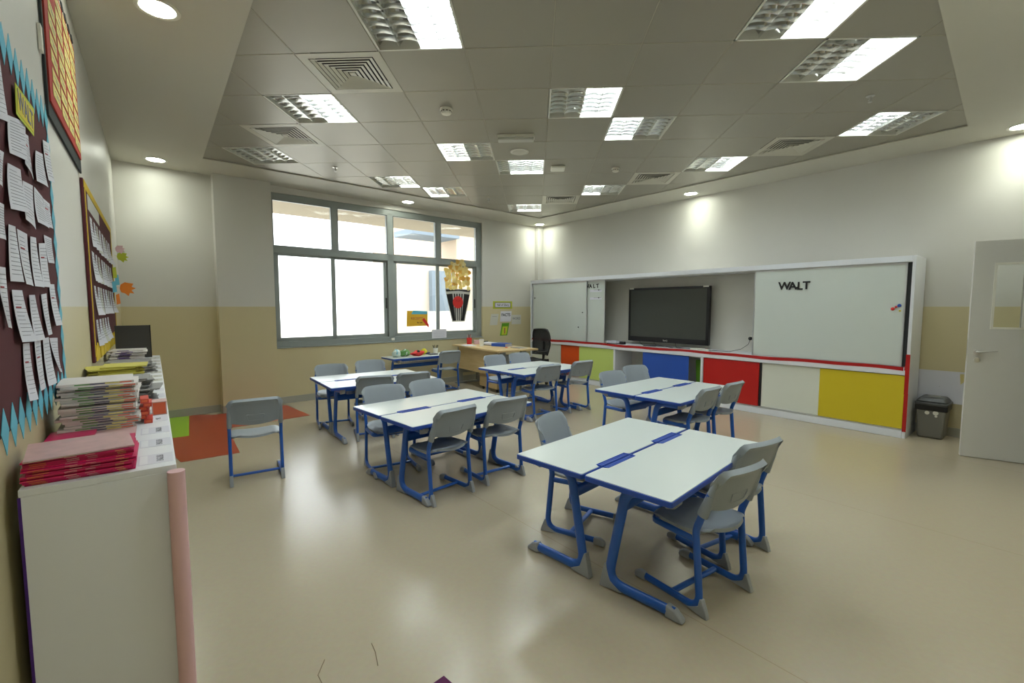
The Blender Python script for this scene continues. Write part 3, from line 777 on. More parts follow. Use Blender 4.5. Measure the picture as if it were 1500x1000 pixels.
disc_thing(UF, .092, -.020, 1.462, .018, M['door_blue'], 'magnet', 'round blue magnet near the right edge of the right whiteboard', 'magnet')
disc_thing(UF, .120, -.020, 1.447, .012, M['scarlet'], 'magnet', 'small red magnet between the blue and larger red one', 'magnet')
disc_thing(UF, .085, -.020, 1.405, .010, M['yellowpaper'], 'magnet', 'tiny yellow magnet under the blue one on the right whiteboard', 'magnet')
disc_thing(UF, 6.08, -.020, 1.63, .014, M['black'], 'magnet', 'round black magnet at the upper left edge of the left whiteboard', 'magnet')
disc_thing(UF, 4.74, -.020, 1.34, .012, M['black'], 'magnet', 'black magnet under the folded light patch of the left whiteboard', 'magnet')
disc_thing(UF, 4.84, -.020, 1.06, .012, M['black'], 'magnet', 'lowest black magnet on the left whiteboard', 'magnet')
for z, nm in ((1.74, 'upper'), (1.60, 'lower')):
    t = thing('paper_strip', '%s white paper strip hanging under the letters on the rear left whiteboard' % nm, 'paper', UF.p(4.45, -.0545, z), UF.a)
    MB().box(-.14, .14, 0, .001, -.02, .02).build('sheet', M['paper'], t)
    MB().box(-.13, .05, .001, .0022, .012, .016).build('ruled_line', M['ink'], t)
    d = MB().lathe([(.011, 0), (.011, .005), (.006, .008)], n=12); xf(d, lambda a, b, c_: (a-.07, c_, b+.013)); d.build('pin', M['black'], t)

# television
T_ = thing('television', 'large black flat screen hung in the middle of the white unit', 'television', UF.p(3.175, -.40, 1.31), UF.a)
w2, h2 = .748, .463
fr = MB(); fr.box(-w2, w2, 0, .06, -h2, h2); fr.build('casing', M['black'], T_, bevel=.006)
MB().box(-w2+.045, w2-.045, .0595, .063, -h2+.085, h2-.04).build('screen', M['screen'], T_)
b = MB(); b.box(-w2, w2, .055, .066, -h2, -h2+.085).box(-w2, w2, .055, .066, h2-.04, h2).box(-w2, -w2+.045, .055, .066, -h2, h2).box(w2-.045, w2, .055, .066, -h2, h2); b.build('bezel', M['black'], T_, bevel=.003)
tx = text_mb('BenQ', .036, .001, .001); xf(tx, lambda a, b_, d: (-a, .0665+d, b_-h2+.035)); tx.build('brand_mark', M['chrome'], T_)
MB().box(-.25, .25, -.075, 0, -.2, .2).build('wall_bracket', M['black'], T_)
for sg in (-1, 1): MB().box(sg*(w2-.06)-.045, sg*(w2-.06)+.045, .055, .069, h2-.02, h2+.004).build('corner_sticker', M['plasticwhite'], T_)

def P_(s, y, z): return UF.p(s, y, z)
def cable(name, pts, r, m_, lab):
    mb = MB().sweep(fillet([UF.p(*p) for p in pts], .03, 5), r, r, n=8); return tag(mb.build(name, m_, smooth=60), lab, 'cable')
cable('power_cable', [(1.85, -.455, .975), (1.865, -.43, .90), (1.93, -.35, .83), (2.05, -.25, .790), (2.4, -.20, .790), (2.75, -.22, .790), (2.95, -.30, .790), (3.0, -.37, .83), (3.02, -.38, .86)], .0035, M['black'], 'black cable running from the socket along the ledge to the television')
cable('display_cable', [(3.7, -.38, .86), (3.68, -.35, .82), (3.55, -.25, .791), (3.3, -.22, .791), (3.1, -.28, .791), (2.8, -.18, .791), (2.66, -.22, .791)], .004, M['black'], 'black tangled cable on the ledge under the left half of the television')
cable('display_cable', [(3.42, -.38, .86), (3.38, -.33, .83), (3.20, -.15, .793), (3.45, -.12, .793), (3.5, -.2, .794), (3.2, -.25, .800), (2.9, -.12, .793)], .0035, M['black'], 'black looping cable on the ledge directly below the television centre')
sk = thing('wall_socket', 'white wall socket on the unit back panel beside the right whiteboard', 'socket', UF.p(1.82, -.48, .985), UF.a)
MB().box(-.07, .04, 0, .009, -.04, .04).build('face_plate', M['plasticwhite'], sk, bevel=.002)
pl = MB().lathe([(.024, 0), (.024, .03), (.015, .036)], n=20); xf(pl, lambda a, b, d: (a, d, b))
tag(pl.build('power_plug', M['black'], loc=UF.p(1.85, -.47, .985), rz=UF.a, smooth=40), 'round black plug pushed into the white wall socket', 'plug')
t = thing('power_strip', 'white power strip lying on the ledge right of the television cables', 'power strip', UF.p(2.45, -.13, .787), UF.a)
MB().box(-.14, .14, -.025, .025, 0, .028).build('body', M['plasticwhite'], t, bevel=.005); MB().box(-.12, -.09, -.01, .01, .028, .03).build('switch', M['scarlet'], t)
t = thing('black_remote_box', 'small black box on the ledge just left of the television', 'box', UF.p(3.88, -.12, .787), UF.a)
MB().box(-.05, .05, -.03, .03, 0, .05).build('body', M['black'], t, bevel=.006); MB().box(-.04, .04, .03, .031, .015, .035).build('front_panel', M['rubber'], t)
t = thing('document_tray', 'pale flat tray with dark edge on the ledge beside the left boards', 'tray', UF.p(4.07, -.14, .787), UF.a)
MB().box(-.11, .11, -.09, .09, 0, .012).build('base', M['black'], t, bevel=.003); MB().box(-.10, .10, -.08, .08, .012, .05).build('paper_stack', M['paper'], t)
t = thing('marker_box', 'small white box on the ledge against the rear left whiteboard', 'box', UF.p(4.27, -.13, .787), UF.a)
MB().box(-.05, .05, -.05, .03, 0, .045).build('body', M['plasticwhite'], t, bevel=.003); MB().box(-.052, .052, -.052, .032, .04, .05).build('lid', M['paper'], t, bevel=.002)
# green folder leaning inside the open cupboard
t = thing('green_folder', 'green card folder leaning inside the gap beside the blue door', 'folder', UF.p(2.46, -.2, .105), UF.a)
mb = MB().prism([(-.085, 0), (.06, 0), (.085, .52), (-.03, .54)], -.02, .0, 'xz'); mb.build('cover', M['green'], t)
MB().prism([(-.07, .01), (.05, .01), (.07, .49), (-.02, .5)], -.03, -.02, 'xz').build('pages', M['pages'], t)

# ------------------------------------------------------------ right side: bin, poster, door
bn = thing('waste_bin', 'grey plastic swing-lid bin beside the right end of the white unit', 'bin', RW.p(-.195, .17, 0), RW.a)
def frustum(mb, a, b, z0, c_, d, z1, y0=0, y1=0):
    vs = [(-a, -b+y0, z0), (a, -b+y0, z0), (a, b+y0, z0), (-a, b+y0, z0), (-c_, -d+y1, z1), (c_, -d+y1, z1), (c_, d+y1, z1), (-c_, d+y1, z1)]
    return mb.add(vs, [(0,3,2,1),(4,5,6,7),(0,1,5,4),(1,2,6,5),(2,3,7,6),(3,0,4,7)])
frustum(MB(), .105, .115, 0, .128, .14, .335).build('body', M['bin'], bn, bevel=.02, seg=3)
frustum(MB(), .135, .148, .31, .137, .150, .375).build('liner_bag', M['black'], bn, bevel=.008)
frustum(MB(), .138, .152, .365, .142, .156, .40).build('rim', M['bindark'], bn, bevel=.01)
lid = frustum(MB(), .138, .150, .40, .10, .11, .455).build('lid', M['bindark'], bn, bevel=.02, seg=3)
MB().lathe([(.055, .455), (.05, .462), (.02, .464)], n=20).build('lid_badge', M['bin'], lid, smooth=30)
st = MB()
for sx, sz, r in ((.03, .285, .02), (-.04, .29, .024), (-.045, .255, .012)):
    m2 = MB().lathe([(r, 0), (r, .002)], n=14); xf(m2, lambda a, b, d: (a+sx, .1385+d-(.335-sz)*.02, b+sz)); st.v += []; k = len(st.v); st.v += m2.v; st.f += [tuple(i+k for i in f_) for f_ in m2.f]
st.build('sticker', M['plasticwhite'], bn)
ps = thing('blank_poster', 'plain white sheet fixed low on the wall above the bin', 'poster', RW.p(-.21, .004, .55), RW.a)
MB().box(-.21, .21, 0, .003, -.18, .18).build('sheet', M['paper'], ps); MB().lathe([(.004, .0), (.004, .003)], n=8).build('pin', M['black'], ps)
yt = MB().prism([(-.03, .05), (.03, .05), (.02, -.07), (-.01, -.03)], 0, .003, 'xz').build('yellow_tag', M['cream'], loc=RW.p(-.40, .004, .66), rz=RW.a)
tag(yt, 'small pale yellow paper tag on the wall at the door edge', 'paper')

hx, hy = 4.93, 4.15; ang = math.atan2(4.6-4.15, 4.15-4.93)
DR = bpy.data.objects.new('door_1', None); C.objects.link(DR); DR.location = (hx, hy, 0); DR.rotation_euler = (0, 0, ang); struct(DR)
# local x from hinge to free edge, the face towards the camera is +y
W = .90; zc0, zc1 = 1.255, 1.84; xw0, xw1 = W-.345, W-.155
d = MB()
d.box(0, xw0, -.022, .022, .006, 2.062).box(xw1, W, -.022, .022, .006, 2.062).box(xw0, xw1, -.022, .022, .006, zc0).box(xw0, xw1, -.022, .022, zc1, 2.062)
d.build('door_leaf', M['doorpaint'], DR)
d = MB()
for yy0, yy1 in ((.022, .028), (-.028, -.022)):
    d.box(xw0-.015, xw0+.003, yy0, yy1, zc0-.015, zc1+.015).box(xw1-.003, xw1+.015, yy0, yy1, zc0-.015, zc1+.015).box(xw0-.015, xw1+.015, yy0, yy1, zc0-.015, zc0+.003).box(xw0-.015, xw1+.015, yy0, yy1, zc1-.003, zc1+.015)
d.build('glazing_frame', M['plasticwhite'], DR)
MB().box(xw0, xw1, -.003, .003, zc0, zc1).build('vision_panel', M['glass'], DR)
hd = MB()
for sg in (1, -1):
    m2 = MB().lathe([(.027, 0), (.027, .008), (.012, .012), (.011, .045)], n=24); xf(m2, lambda a, b, c_: (a+W-.065, sg*(.022+c_), b+1.02)); k = len(hd.v); hd.v += m2.v; hd.f += [tuple(i+k for i in f_) for f_ in m2.f]
    hd.sweep(fillet([(W-.065, sg*.05, 1.02), (W-.065, sg*.072, 1.022), (W-.19, sg*.072, 1.04)], .012, 5), .009, .009, n=12)
hd.build('door_handle', M['chrome'], DR, smooth=40)
lk = MB()
for sg in (1, -1):
    m2 = MB().lathe([(.024, 0), (.024, .006), (.012, .009)], n=20); xf(m2, lambda a, b, c_: (a+W-.068, sg*(.022+c_), b+.945)); k = len(lk.v); lk.v += m2.v; lk.f += [tuple(i+k for i in f_) for f_ in m2.f]
lk.build('lock_escutcheon', M['chrome'], DR, smooth=40)
MB().box(W-.001, W+.002, -.011, .011, .93, 1.13).build('lock_plate', M['chrome'], DR)

# ------------------------------------------------------------ inlaid vinyl and carpet corner on the floor
zf = .0015
rv = MB().prism([(-3.30, 4.02), (-2.93, 4.32), (-3.66, 5.20), (-3.0, 5.895), (-3.66, 6.50), (-4.30, 5.86), (-4.55, 5.83), (-5.0, 5.36), (-4.65, 5.15), (-3.30, 4.02)][:-1][::-1], 0, zf)
struct(rv.build('floor_red_inlay', M['redvinyl']))
struct(MB().prism([(-3.886, 4.872), (-4.591, 5.775), (-4.85, 5.56), (-4.15, 4.66)], 0, zf+.001).build('floor_green_inlay', M['greenvinyl']))
rg = MB().prism([(-.352, 1.676), (-.10, 1.46), (-.36, 1.16), (-.62, 1.38)], 0, .008)
tag(rg.build('plum_rug', M['plumrug']), 'corner of a plum carpet mat at the bottom edge of the view', 'rug')
# scuff hairs on the floor
for pts, lab in (([(-.86, 1.74, .002), (-.85, 1.66, .002), (-.78, 1.585, .002), (-.735, 1.52, .002), (-.72, 1.46, .002)], 'long curved dark scuff line on the floor near the shelf'),
                 ([(-.70, 1.84, .002), (-.665, 1.79, .002), (-.63, 1.72, .002)], 'short faint scuff on the floor in the foreground')):
    tag(MB().sweep(pts, .0016, .0008, n=6).build('floor_scuff', mat('scuff', lin(120, 104, 78), .7)), lab, 'scuff mark')

# ------------------------------------------------------------ white shelf along the left wall
for s0, s1, lab in ((4.187, 5.765, 'nearer white low cabinet against the left wall, its end panel facing the camera'), (2.0, 4.183, 'farther white low cabinet against the left wall, under the smaller pinboard')):
    t = thing('low_cabinet', lab, 'cabinet', LW.p(s0, 0), LW.a)
    Ls = s1-s0; y0, y1 = .026, .340
    MB().box(0, Ls, y0, y1, .982, 1.0).build('cabinet_top', M['cabwhite'], t, bevel=.0015)
    for ep in (0, Ls-.018): MB().box(ep, ep+.018, y0, y1, 0, .982).build('end_panel', M['cabwhite'], t, bevel=.0015)
    MB().box(.018, Ls-.018, y0, y0+.008, .06, .982).build('back_panel', M['backpanel'], t)
    MB().box(.018, Ls-.018, y1-.04, y1-.02, 0, .06).build('plinth', M['cabwhite'], t)
    for z in (.062, .37, .68): MB().box(.018, Ls-.018, y0+.008, y1-.012, z, z+.018).build('shelf', M['cabwhite'], t)
    nd = 3 if Ls < 1.8 else 4
    for k in range(1, nd): MB().box(k*Ls/nd-.009, k*Ls/nd+.009, y0+.008, y1-.012, .08, .982).build('partition', M['cabwhite'], t)
    if s1 > 5: MB().box(Ls, Ls+.001, y0-.002, y0+.004, 0, .982).build('purple_edging', M['purple'], t)
rl = MB().sweep([LW.p(5.789, .338, 0.0), LW.p(5.789, .338, .5), LW.p(5.789, .338, .988)], .021, .021, n=20)
tag(rl.build('paper_roll', M['pinkroll'], smooth=60), 'tall pale pink paper roll standing at the corner of the nearer cabinet', 'paper roll')

# labels stuck along the front edge of the cabinet tops
LB = [(5.67, 'ENGLISH'), (5.465, 'ENGLISH'), (5.27, 'ENGLISH'), (5.06, 'MSC'), (4.88, 'MSC'), (4.66, 'MSC'), (4.44, 'MSC'), (4.235, 'MSC'), (4.02, 'MSC'), (3.815, 'ICT'), (3.62, 'ICT'), (3.40, 'ART'), (3.14, 'ART'), (2.83, 'ART'), (2.59, 'ART'), (2.29, 'ART')]
NAMES = ['nearest', 'second nearest', 'third nearest', 'fourth nearest', 'fifth nearest', 'sixth nearest', 'seventh nearest', 'eighth nearest', 'ninth nearest', 'tenth nearest', 'eleventh nearest', 'sixth from the far end', 'fifth from the far end', 'fourth from the far end', 'third from the far end', 'farthest']
NAMES = NAMES[:11]+['fifth from the far end', 'fourth from the far end', 'third from the far end', 'second from the far end', 'farthest']
for (s, tx_), nm in zip(LB, NAMES):
    t = thing('shelf_label', '%s white paper label stuck along the cabinet top edge' % nm, 'label', LW.p(s, .293, 1.0), LW.a, 'paper labels along the cabinet top')
    MB().box(-.052, .052, -.040, .042, 0, .0007).build('label_paper', M['papergrey'] if s < 4 else M['paper'], t)
    mb = text_mb(tx_, .019, .0004, -.0004)
    # lettering runs along the cabinet, read from the room side
    xf(mb, lambda a, b, d: (-a*.92, -b*1.3+.012, .0010+d)); mb.build('lettering', M['ink'], t)
    MB().box(-.045, .045, -.036, -.018, .0007, .0009).build('tape_strip', M['cabwhite'], t)

# ------------------------------------------------------------ books on the cabinets
def book_proto(name, w, d, h, cover, spine_marks, lab, group, cat='book'):
    """local: x = depth (spine on +x side), y = width, z up"""
    t = thing(name, lab, cat, (0, 0, 0), 0, group)
    cv = MB().box(-d, 0, 0, w, 0, .0009).box(-d, 0, 0, w, h-.0009, h).box(-.0012, 0, 0, w, 0, h)
    cv.build('cover', cover, t)
    MB().box(-d+.003, -.0014, .002, w-.002, .001, h-.001).build('pages', M['pages'], t)
    for y0, y1, m_, f0, f1 in spine_marks:
        MB().box(0, .0004, y0, y1, h*f0, h*f1).build('spine_print', m_, t)
    return t
ORDN = ['topmost', 'second', 'third', 'fourth', 'fifth', 'sixth', 'seventh', 'eighth', 'ninth', 'tenth', 'eleventh', 'twelfth', 'thirteenth', 'fourteenth', 'fifteenth', 'sixteenth', 'seventeenth', 'eighteenth', 'nineteenth', 'twentieth', 'lowest']
def stack(proto, s, y, z, n, h, jit, lab, first=True, rot=0.0, dz=0.0):
    base = proto['label']
    for k in range(n):
        a = LW.a+rot+random.uniform(-jit, jit)*.5
        p = LW.p(s+random.uniform(-jit, jit)*.1, y+random.uniform(-jit, jit)*.12, z+k*(h+.0003))
        if first and k == 0: proto.location = p; proto.rotation_euler = (0, 0, a)
        else: dup(proto, p, a, '')
        q_ = n-1-k
        last = [o for o in bpy.data.objects if o.get('label') == ''] if k else [proto]
        for o in last: o['label'] = base+(', topmost' if q_ == 0 else (', lowest' if k == 0 else ', %s from the top' % ORDN[q_]))
mg = book_proto('exercise_book', .215, .19, .0048, M['magenta'], [(.012, .042, M['goldprint'], .42, .66), (.080, .104, M['pink'], .4, .68), (.120, .140, M['pink'], .42, .66), (.180, .198, M['bookyellow'], .4, .6)], 'magenta exercise book in the neat nearest stack on the cabinet', 'magenta books in the nearest stack')
stack(mg, 5.742, .032, 1.0, 12, .0048, .05, '')
tp_ = book_proto('exercise_book', .215, .21, .004, M['pink'], [(.01, .2, M['bookwhite'], .4, .7)], 'pink patterned book lying on top of the magenta stack', None)
tp_.location = LW.p(5.752, .036, 1.0615); tp_.rotation_euler = (0, 0, LW.a+.10)
rb = book_proto('exercise_book', .12, .17, .006, M['magenta'], [], 'crimson booklet at the foot of the tall mixed book stack', None); rb.location = LW.p(5.34, .012, 1.012); rb.rotation_euler = (0, 0, LW.a)
rb2 = book_proto('exercise_book', .21, .17, .010, M['pink'], [(.1, .15, M['bookwhite'], .2, .6)], 'pink and green patterned book under the tall mixed stack', None); rb2.location = LW.p(5.32, .03, 1.0); rb2.rotation_euler = (0, 0, LW.a)
tb = book_proto('textbook', .205, .21, .0085, M['bookwhite'], [(.0, .045, M['bookwhite'], .1, .9), (.045, .085, M['bookgreen'], .28, .72), (.085, .125, M['booknavy'], .28, .72), (.125, .165, M['bookyellow'], .25, .75), (.165, .198, M['bookorange'], .28, .72)], 'multicoloured-spined textbook in the tall mixed stack on the nearer cabinet', 'textbooks in the tall mixed stack')
stack(tb, 5.205, .038, 1.0, 20, .0088, .11, '')
ob_ = book_proto('textbook', .026, .10, .015, M['bookred'], [(.004, .022, M['bookorange'], .2, .8)], 'red-orange book sticking out beside the tall mixed stack', 'red-orange books beside the mixed stack')
stack(ob_, 5.12, .250, 1.0, 6, .0155, .1, '')
oc = book_proto('textbook', .05, .08, .055, M['pink'], [(.004, .046, M['bookorange'], .06, .94)], 'small patterned orange box-like book at the room side of the mixed stack', None); oc.location = LW.p(4.98, .285, 1.0); oc.rotation_euler = (0, 0, LW.a)
gb = book_proto('exercise_book', .235, .20, .006, M['greybook'], [(.03, .2, M['bookwhite'], .3, .7)], 'grey-white exercise book in the stack behind the mixed textbooks', 'grey books behind the mixed stack')
stack(gb, 4.62, .055, 1.0, 17, .0064, .22, '')
yb = book_proto('exercise_book', .195, .22, .0062, M['yellowbook'], [], 'olive yellow exercise book in the stack below the smaller pinboard', 'olive yellow exercise books')
stack(yb, 4.12, .045, 1.0, 18, .0066, .25, '', rot=.06)
kb = book_proto('exercise_book', .235, .2, .006, M['greybook'], [(.02, .22, M['bookwhite'], .3, .8)], 'grey exercise book in the low stack before the charcoal board', 'grey books before the charcoal board')
stack(kb, 3.4, .055, 1.0, 12, .0064, .35, '')
pb = book_proto('exercise_book', .21, .2, .008, M['bookwhite'], [(.05, .12, M['purple'], .2, .8)], 'white and purple exercise book in the farthest stack', 'white and purple books in the farthest stack')
stack(pb, 2.75, .03, 1.0, 13, .0084, .25, '')
t = thing('charcoal_panel', 'charcoal rectangular panel standing upright at the far end of the cabinets', 'panel', LW.p(2.16, 0, 1.0), LW.a)
MB().box(-.02, .0, .040, .278, 0, .286).build('board', M['charcoal'], t, bevel=.002)
MB().box(-.022, .003, .276, .284, 0, .288).build('edge_strip', M['black'], t)

# ------------------------------------------------------------ pinboards on the left wall
def zig_border(parent, pts, du, dv, m_, y, name):
    for (s, z) in pts:
        MB().prism([(s-du, z), (s, z-dv), (s+du, z), (s, z+dv)], y, y+.0012, 'xz').build(name, m_, parent)
B1 = thing('pinboard', 'large maroon pinboard with sky blue diamond border, nearest on the left wall', 'pinboard', LW.p(0, 0), LW.a)
MB().box(4.92, 6.15, .002, .028, 1.155, 2.15).build('board', M['maroon'], B1, bevel=.002)
bd = [(4.93+k*.078, 2.14+.004*math.sin(k*2)) for k in range(15)] + [(4.925, 1.16+k*.088) for k in range(11)] + [(5.0+k*.085, 1.165) for k in range(13)]
zig_border(B1, bd, .035, .055, M['bluepaper'], .029, 'diamond_cutout')
P1=[
  [(5.666, 2.058), (5.614, 2.074), (5.6, 1.925), (5.716, 1.901)],
  [(5.576, 1.951), (5.344, 2.003), (5.415, 1.873), (5.636, 1.84)],
  [(5.369, 1.964), (5.317, 1.971), (5.319, 1.84), (5.425, 1.863)],
  [(5.218, 1.954), (5.09, 1.975), (5.088, 1.864), (5.293, 1.843)],
  [(5.062, 2.031), (4.93, 2.054), (4.948, 1.907), (5.077, 1.891)],
  [(5.741, 1.826), (5.652, 1.836), (5.728, 1.735), (5.769, 1.738)],
  [(5.625, 1.817), (5.473, 1.835), (5.474, 1.716), (5.691, 1.692)],
  [(5.459, 1.808), (5.314, 1.823), (5.369, 1.683), (5.501, 1.694)],
  [(5.289, 1.825), (5.152, 1.818), (5.157, 1.715), (5.352, 1.708)],
  [(5.142, 1.817), (5.01, 1.82), (5.03, 1.729), (5.144, 1.722)],
  [(5.782, 1.696), (5.696, 1.7), (5.744, 1.609), (5.811, 1.607)],
  [(5.673, 1.656), (5.6, 1.66), (5.576, 1.516), (5.727, 1.512)],
  [(5.58, 1.657), (5.455, 1.658), (5.49, 1.508), (5.578, 1.511)],
  [(5.412, 1.657), (5.326, 1.663), (5.328, 1.51), (5.47, 1.509)],
  [(5.281, 1.651), (5.144, 1.666), (5.186, 1.514), (5.309, 1.513)],
  [(5.177, 1.69), (5.028, 1.695), (5.039, 1.605), (5.159, 1.599)],
  [(5.832, 1.542), (5.737, 1.544), (5.753, 1.397), (5.778, 1.401)],
  [(5.691, 1.492), (5.576, 1.494), (5.511, 1.352), (5.688, 1.36)],
  [(5.494, 1.483), (5.414, 1.485), (5.353, 1.349), (5.502, 1.352)],
  [(5.309, 1.488), (5.213, 1.494), (5.219, 1.361), (5.284, 1.358)],
  [(5.153, 1.527), (5.052, 1.53), (5.028, 1.384), (5.162, 1.385)],
  [(5.611, 1.352), (5.532, 1.349), (5.55, 1.192), (5.659, 1.203)],
  [(5.473, 1.349), (5.383, 1.348), (5.403, 1.206), (5.475, 1.204)],
  [(5.342, 1.35), (5.242, 1.35), (5.219, 1.195), (5.369, 1.203)],
  [(5.22, 1.346), (5.056, 1.338), (5.114, 1.214), (5.141, 1.223)]]
ORD = ['first', 'second', 'third', 'fourth', 'fifth', 'sixth', 'seventh', 'eighth', 'ninth', 'tenth', 'eleventh', 'twelfth', 'thirteenth']
ROW = ['top']*5+['second']*5+['middle']*7+['fourth']*4+['bottom']*4
cnt = {}
def quad_sheet(q, yfn, n=5):
    def fn(u, v):
        a = [q[0][k]*(1-u)+q[1][k]*u for k in (0, 1)]; b = [q[3][k]*(1-u)+q[2][k]*u for k in (0, 1)]
        return (a[0]*(1-v)+b[0]*v, yfn(u, v), a[1]*(1-v)+b[1]*v)
    return fn
for q, row in zip(P1, ROW):
    cnt[row] = cnt.get(row, 0)+1
    t = thing('worksheet', '%s white handwritten sheet from the camera end in the %s row of the maroon board' % (ORD[cnt[row]-1], row), 'worksheet', LW.p(0, 0), LW.a, 'worksheets on the maroon pinboard')
    ph = random.uniform(.004, .012); yo = .0312+random.uniform(0, .002)
    fn = quad_sheet(q, lambda u, v: yo+ph*v*v+.003*math.sin(3*u)*v)
    MB().sheet(fn, 5, 6, .0005).build('sheet', M['paper'], t, smooth=60)
    pr = MB()
    for k in range(11):
        v = .12+k*.075; u0, u1 = .1, (.92 if random.random() > .25 else .6)
        if v > .93: break
        pts = [Vector(fn(u, v))+Vector((0, .0010, 0)) for u in (u0, (u0+u1)/2, u1)]
        pr.sweep(pts, .0003, .0006, n=4)
    pr.build('handwriting', M['greyink'], t)
    if random.random() < .4:
        v = .33; pts = [Vector(fn(u, v))+Vector((0, .0012, 0)) for u in (.1, .3, .5)]
        MB().sweep(pts, .0003, .0022, n=4).build('red_mark', M['redink'], t)
t = thing('title_card', 'yellow title card with green border at the top of the maroon pinboard', 'sign', LW.p(0, 0), LW.a)
q = [(5.481, 2.069), (5.215, 2.085), (5.253, 1.989), (5.496, 1.98)]
MB().sheet(quad_sheet(q, lambda u, v: .036), 2, 2, .001).build('card', M['lime'], t)
q2 = [(5.465, 2.060), (5.235, 2.072), (5.265, 1.998), (5.48, 1.99)]
MB().sheet(quad_sheet(q2, lambda u, v: .0370), 2, 2, .0008).build('yellow_panel', M['yellowpaper'], t)
mb = text_mb('WALT', .075, .0006, .001); xf(mb, lambda a, b, d: (5.362-a, .0380+d, 2.030+b+.04*(-a)*-1*.0)); mb.build('lettering', M['greyink'], t)

B2 = thing('pinboard', 'high red board of pale yellow notes with dark border above the white wall gap', 'pinboard', LW.p(0, 0), LW.a)
MB().prism([(3.56, 2.245), (4.67, 2.235), (4.67, 2.84), (4.45, 2.97), (3.56, 2.97)], .002, .010, 'xz').build('dark_border', M['darkgreen'], B2)
MB().prism([(3.60, 2.315), (4.64, 2.30), (4.64, 2.84), (4.42, 2.94), (3.60, 2.94)], .0102, .016, 'xz').build('red_backing', M['redfabric'], B2)
for k in range(8): MB().prism([(3.58+k*.12, 2.985), (3.64+k*.12, 2.955), (3.70+k*.12, 2.985), (3.64+k*.12, 3.005)], .011, .014, 'xz').build('bunting_point', M['darkgreen'], B2)
ROWW = ['bottom', 'second', 'third', 'fourth', 'fifth', 'sixth', 'seventh', 'top']
for r_ in range(8):
    for c_ in range(4):
        s = 3.745+c_*.238+random.uniform(-.008, .008); z = 2.375+r_*.073+random.uniform(-.004, .004)
        if s > 4.4 and z > 2.80: continue
        k = random.uniform(-.04, .04); hw = random.uniform(.088, .108)
        mb = MB().prism([(s-hw, z-.026+k*.1), (s+hw, z-.026-k*.1), (s+hw, z+.028-k*.1), (s-hw, z+.028+k*.1)], .0172, .0180, 'xz')
        t = tag(mb.build('note_card', M['cream'], loc=LW.p(0, 0), rz=LW.a), 'pale yellow note on the high red board, %s row, %s' % (ROWW[r_], ['column nearest the window', 'second column from the window', 'third column from the window', 'column nearest the camera'][c_]), 'note')
        MB().box(s-hw*.7, s+hw*.5, .0180, .0183, z+.006, z+.010).box(s-hw*.7, s+hw*.2, .0180, .0183, z-.006, z-.002).build('handwriting', M['greyink'], t)
sw = tag(MB().box(4.70, 4.74, .002, .012, 2.46, 2.56).build('white_tab', M['plasticwhite'], loc=LW.p(0, 0), rz=LW.a), 'small white tab on the wall at the edge of the red board', 'tab')

B3 = thing('pinboard', 'tall maroon pinboard with yellow zigzag border farther along the left wall', 'pinboard', LW.p(0, 0), LW.a)
MB().box(1.35, 3.60, .002, .016, 1.105, 2.215).build('board', M['maroon'], B3, bevel=.002)
for s0, s1, z0, z1 in ((1.37, 3.58, 2.165, 2.21), (1.37, 1.41, 1.12, 2.2), (3.53, 3.56, 1.14, 2.19)):
    MB().box(s0, s1, .0162, .019, z0, z1).build('border_strip', M['yellowtrim'], B3)
for k in range(16):
    s = 1.38+k*.135; MB().prism([(s, 1.11), (s+.13, 1.11), (s+.12, 1.21), (s+.06, 1.175), (s+.01, 1.22)], .0162, .020+.002*(k % 2), 'xz').build('border_flame', M['yellowtrim'], B3)
MB().box(2.65, 3.42, .0165, .0185, 2.06, 2.155).build('title_strip', M['papergrey'], B3)
rnd = random.Random(3)
rows3 = [(1.93, .19), (1.71, .19), (1.49, .19), (1.28, .17)]
for ri, (z, h) in enumerate(rows3):
    nm = ['top', 'second', 'third', 'bottom'][ri]
    for k in range(8 if ri < 3 else 5):
        s = 3.32-k*.225+rnd.uniform(-.02, .02); w = rnd.uniform(.10, .15); m_ = [M['paper'], M['paper'], M['papergrey']][k % 3]
        tl = rnd.uniform(-.03, .03)
        q = [(s+w/2+tl, z+h/2), (s-w/2+tl, z+h/2), (s-w/2, z-h/2), (s+w/2, z-h/2)]
        ph = rnd.uniform(.01, .04)
        fn = quad_sheet(q, lambda u, v, ph=ph: .018+ph*v*v*(.3+.7*u))
        t = thing('worksheet', '%s curled sheet from the near end in the %s row of the yellow-bordered board' % (ORD[k], nm), 'worksheet', LW.p(0, 0), LW.a, 'worksheets on the yellow-bordered pinboard')
        MB().sheet(fn, 4, 5, .0005).build('sheet', m_, t, smooth=60)
        pr = MB()
        for kk in range(7):
            v = .15+kk*.1; pr.sweep([Vector(fn(u, v))+Vector((0, .001, 0)) for u in (.1, .5, .85)], .0003, .0011, n=4)
        pr.build('handwriting', M['ink'], t)
def leaf(s, y, z, m_, sc, lab, rot=0.0):
    pts = []
    for k, (a, r) in enumerate([(0, .9), (18, .62), (30, 1.0), (48, .6), (62, .95), (80, .6), (100, .8), (125, .5), (160, .55), (200, .5), (250, .5), (300, .55), (335, .6)]):
        a = R(a)+rot; pts.append((r*sc*math.cos(a), r*sc*math.sin(a)))
    def P(a, b, y_): return (a, y_, b)
    t = thing('paper_leaf', lab, 'paper decoration', LW.p(s, y, z), LW.a-.9)
    MB().prism(pts, -.001, .001, 'xz').build('leaf_shape', m_, t)
    MB().sweep([(sc*.8, .0015, .05*sc), (0, .0015, 0), (-sc*.45, .0015, -.02*sc)], .001, .001, n=5).build('vein', m_, t)
leaf(1.36, .10, 1.635, M['orange'], .105, 'orange paper leaf jutting from the edge of the yellow-bordered board', rot=2.6)
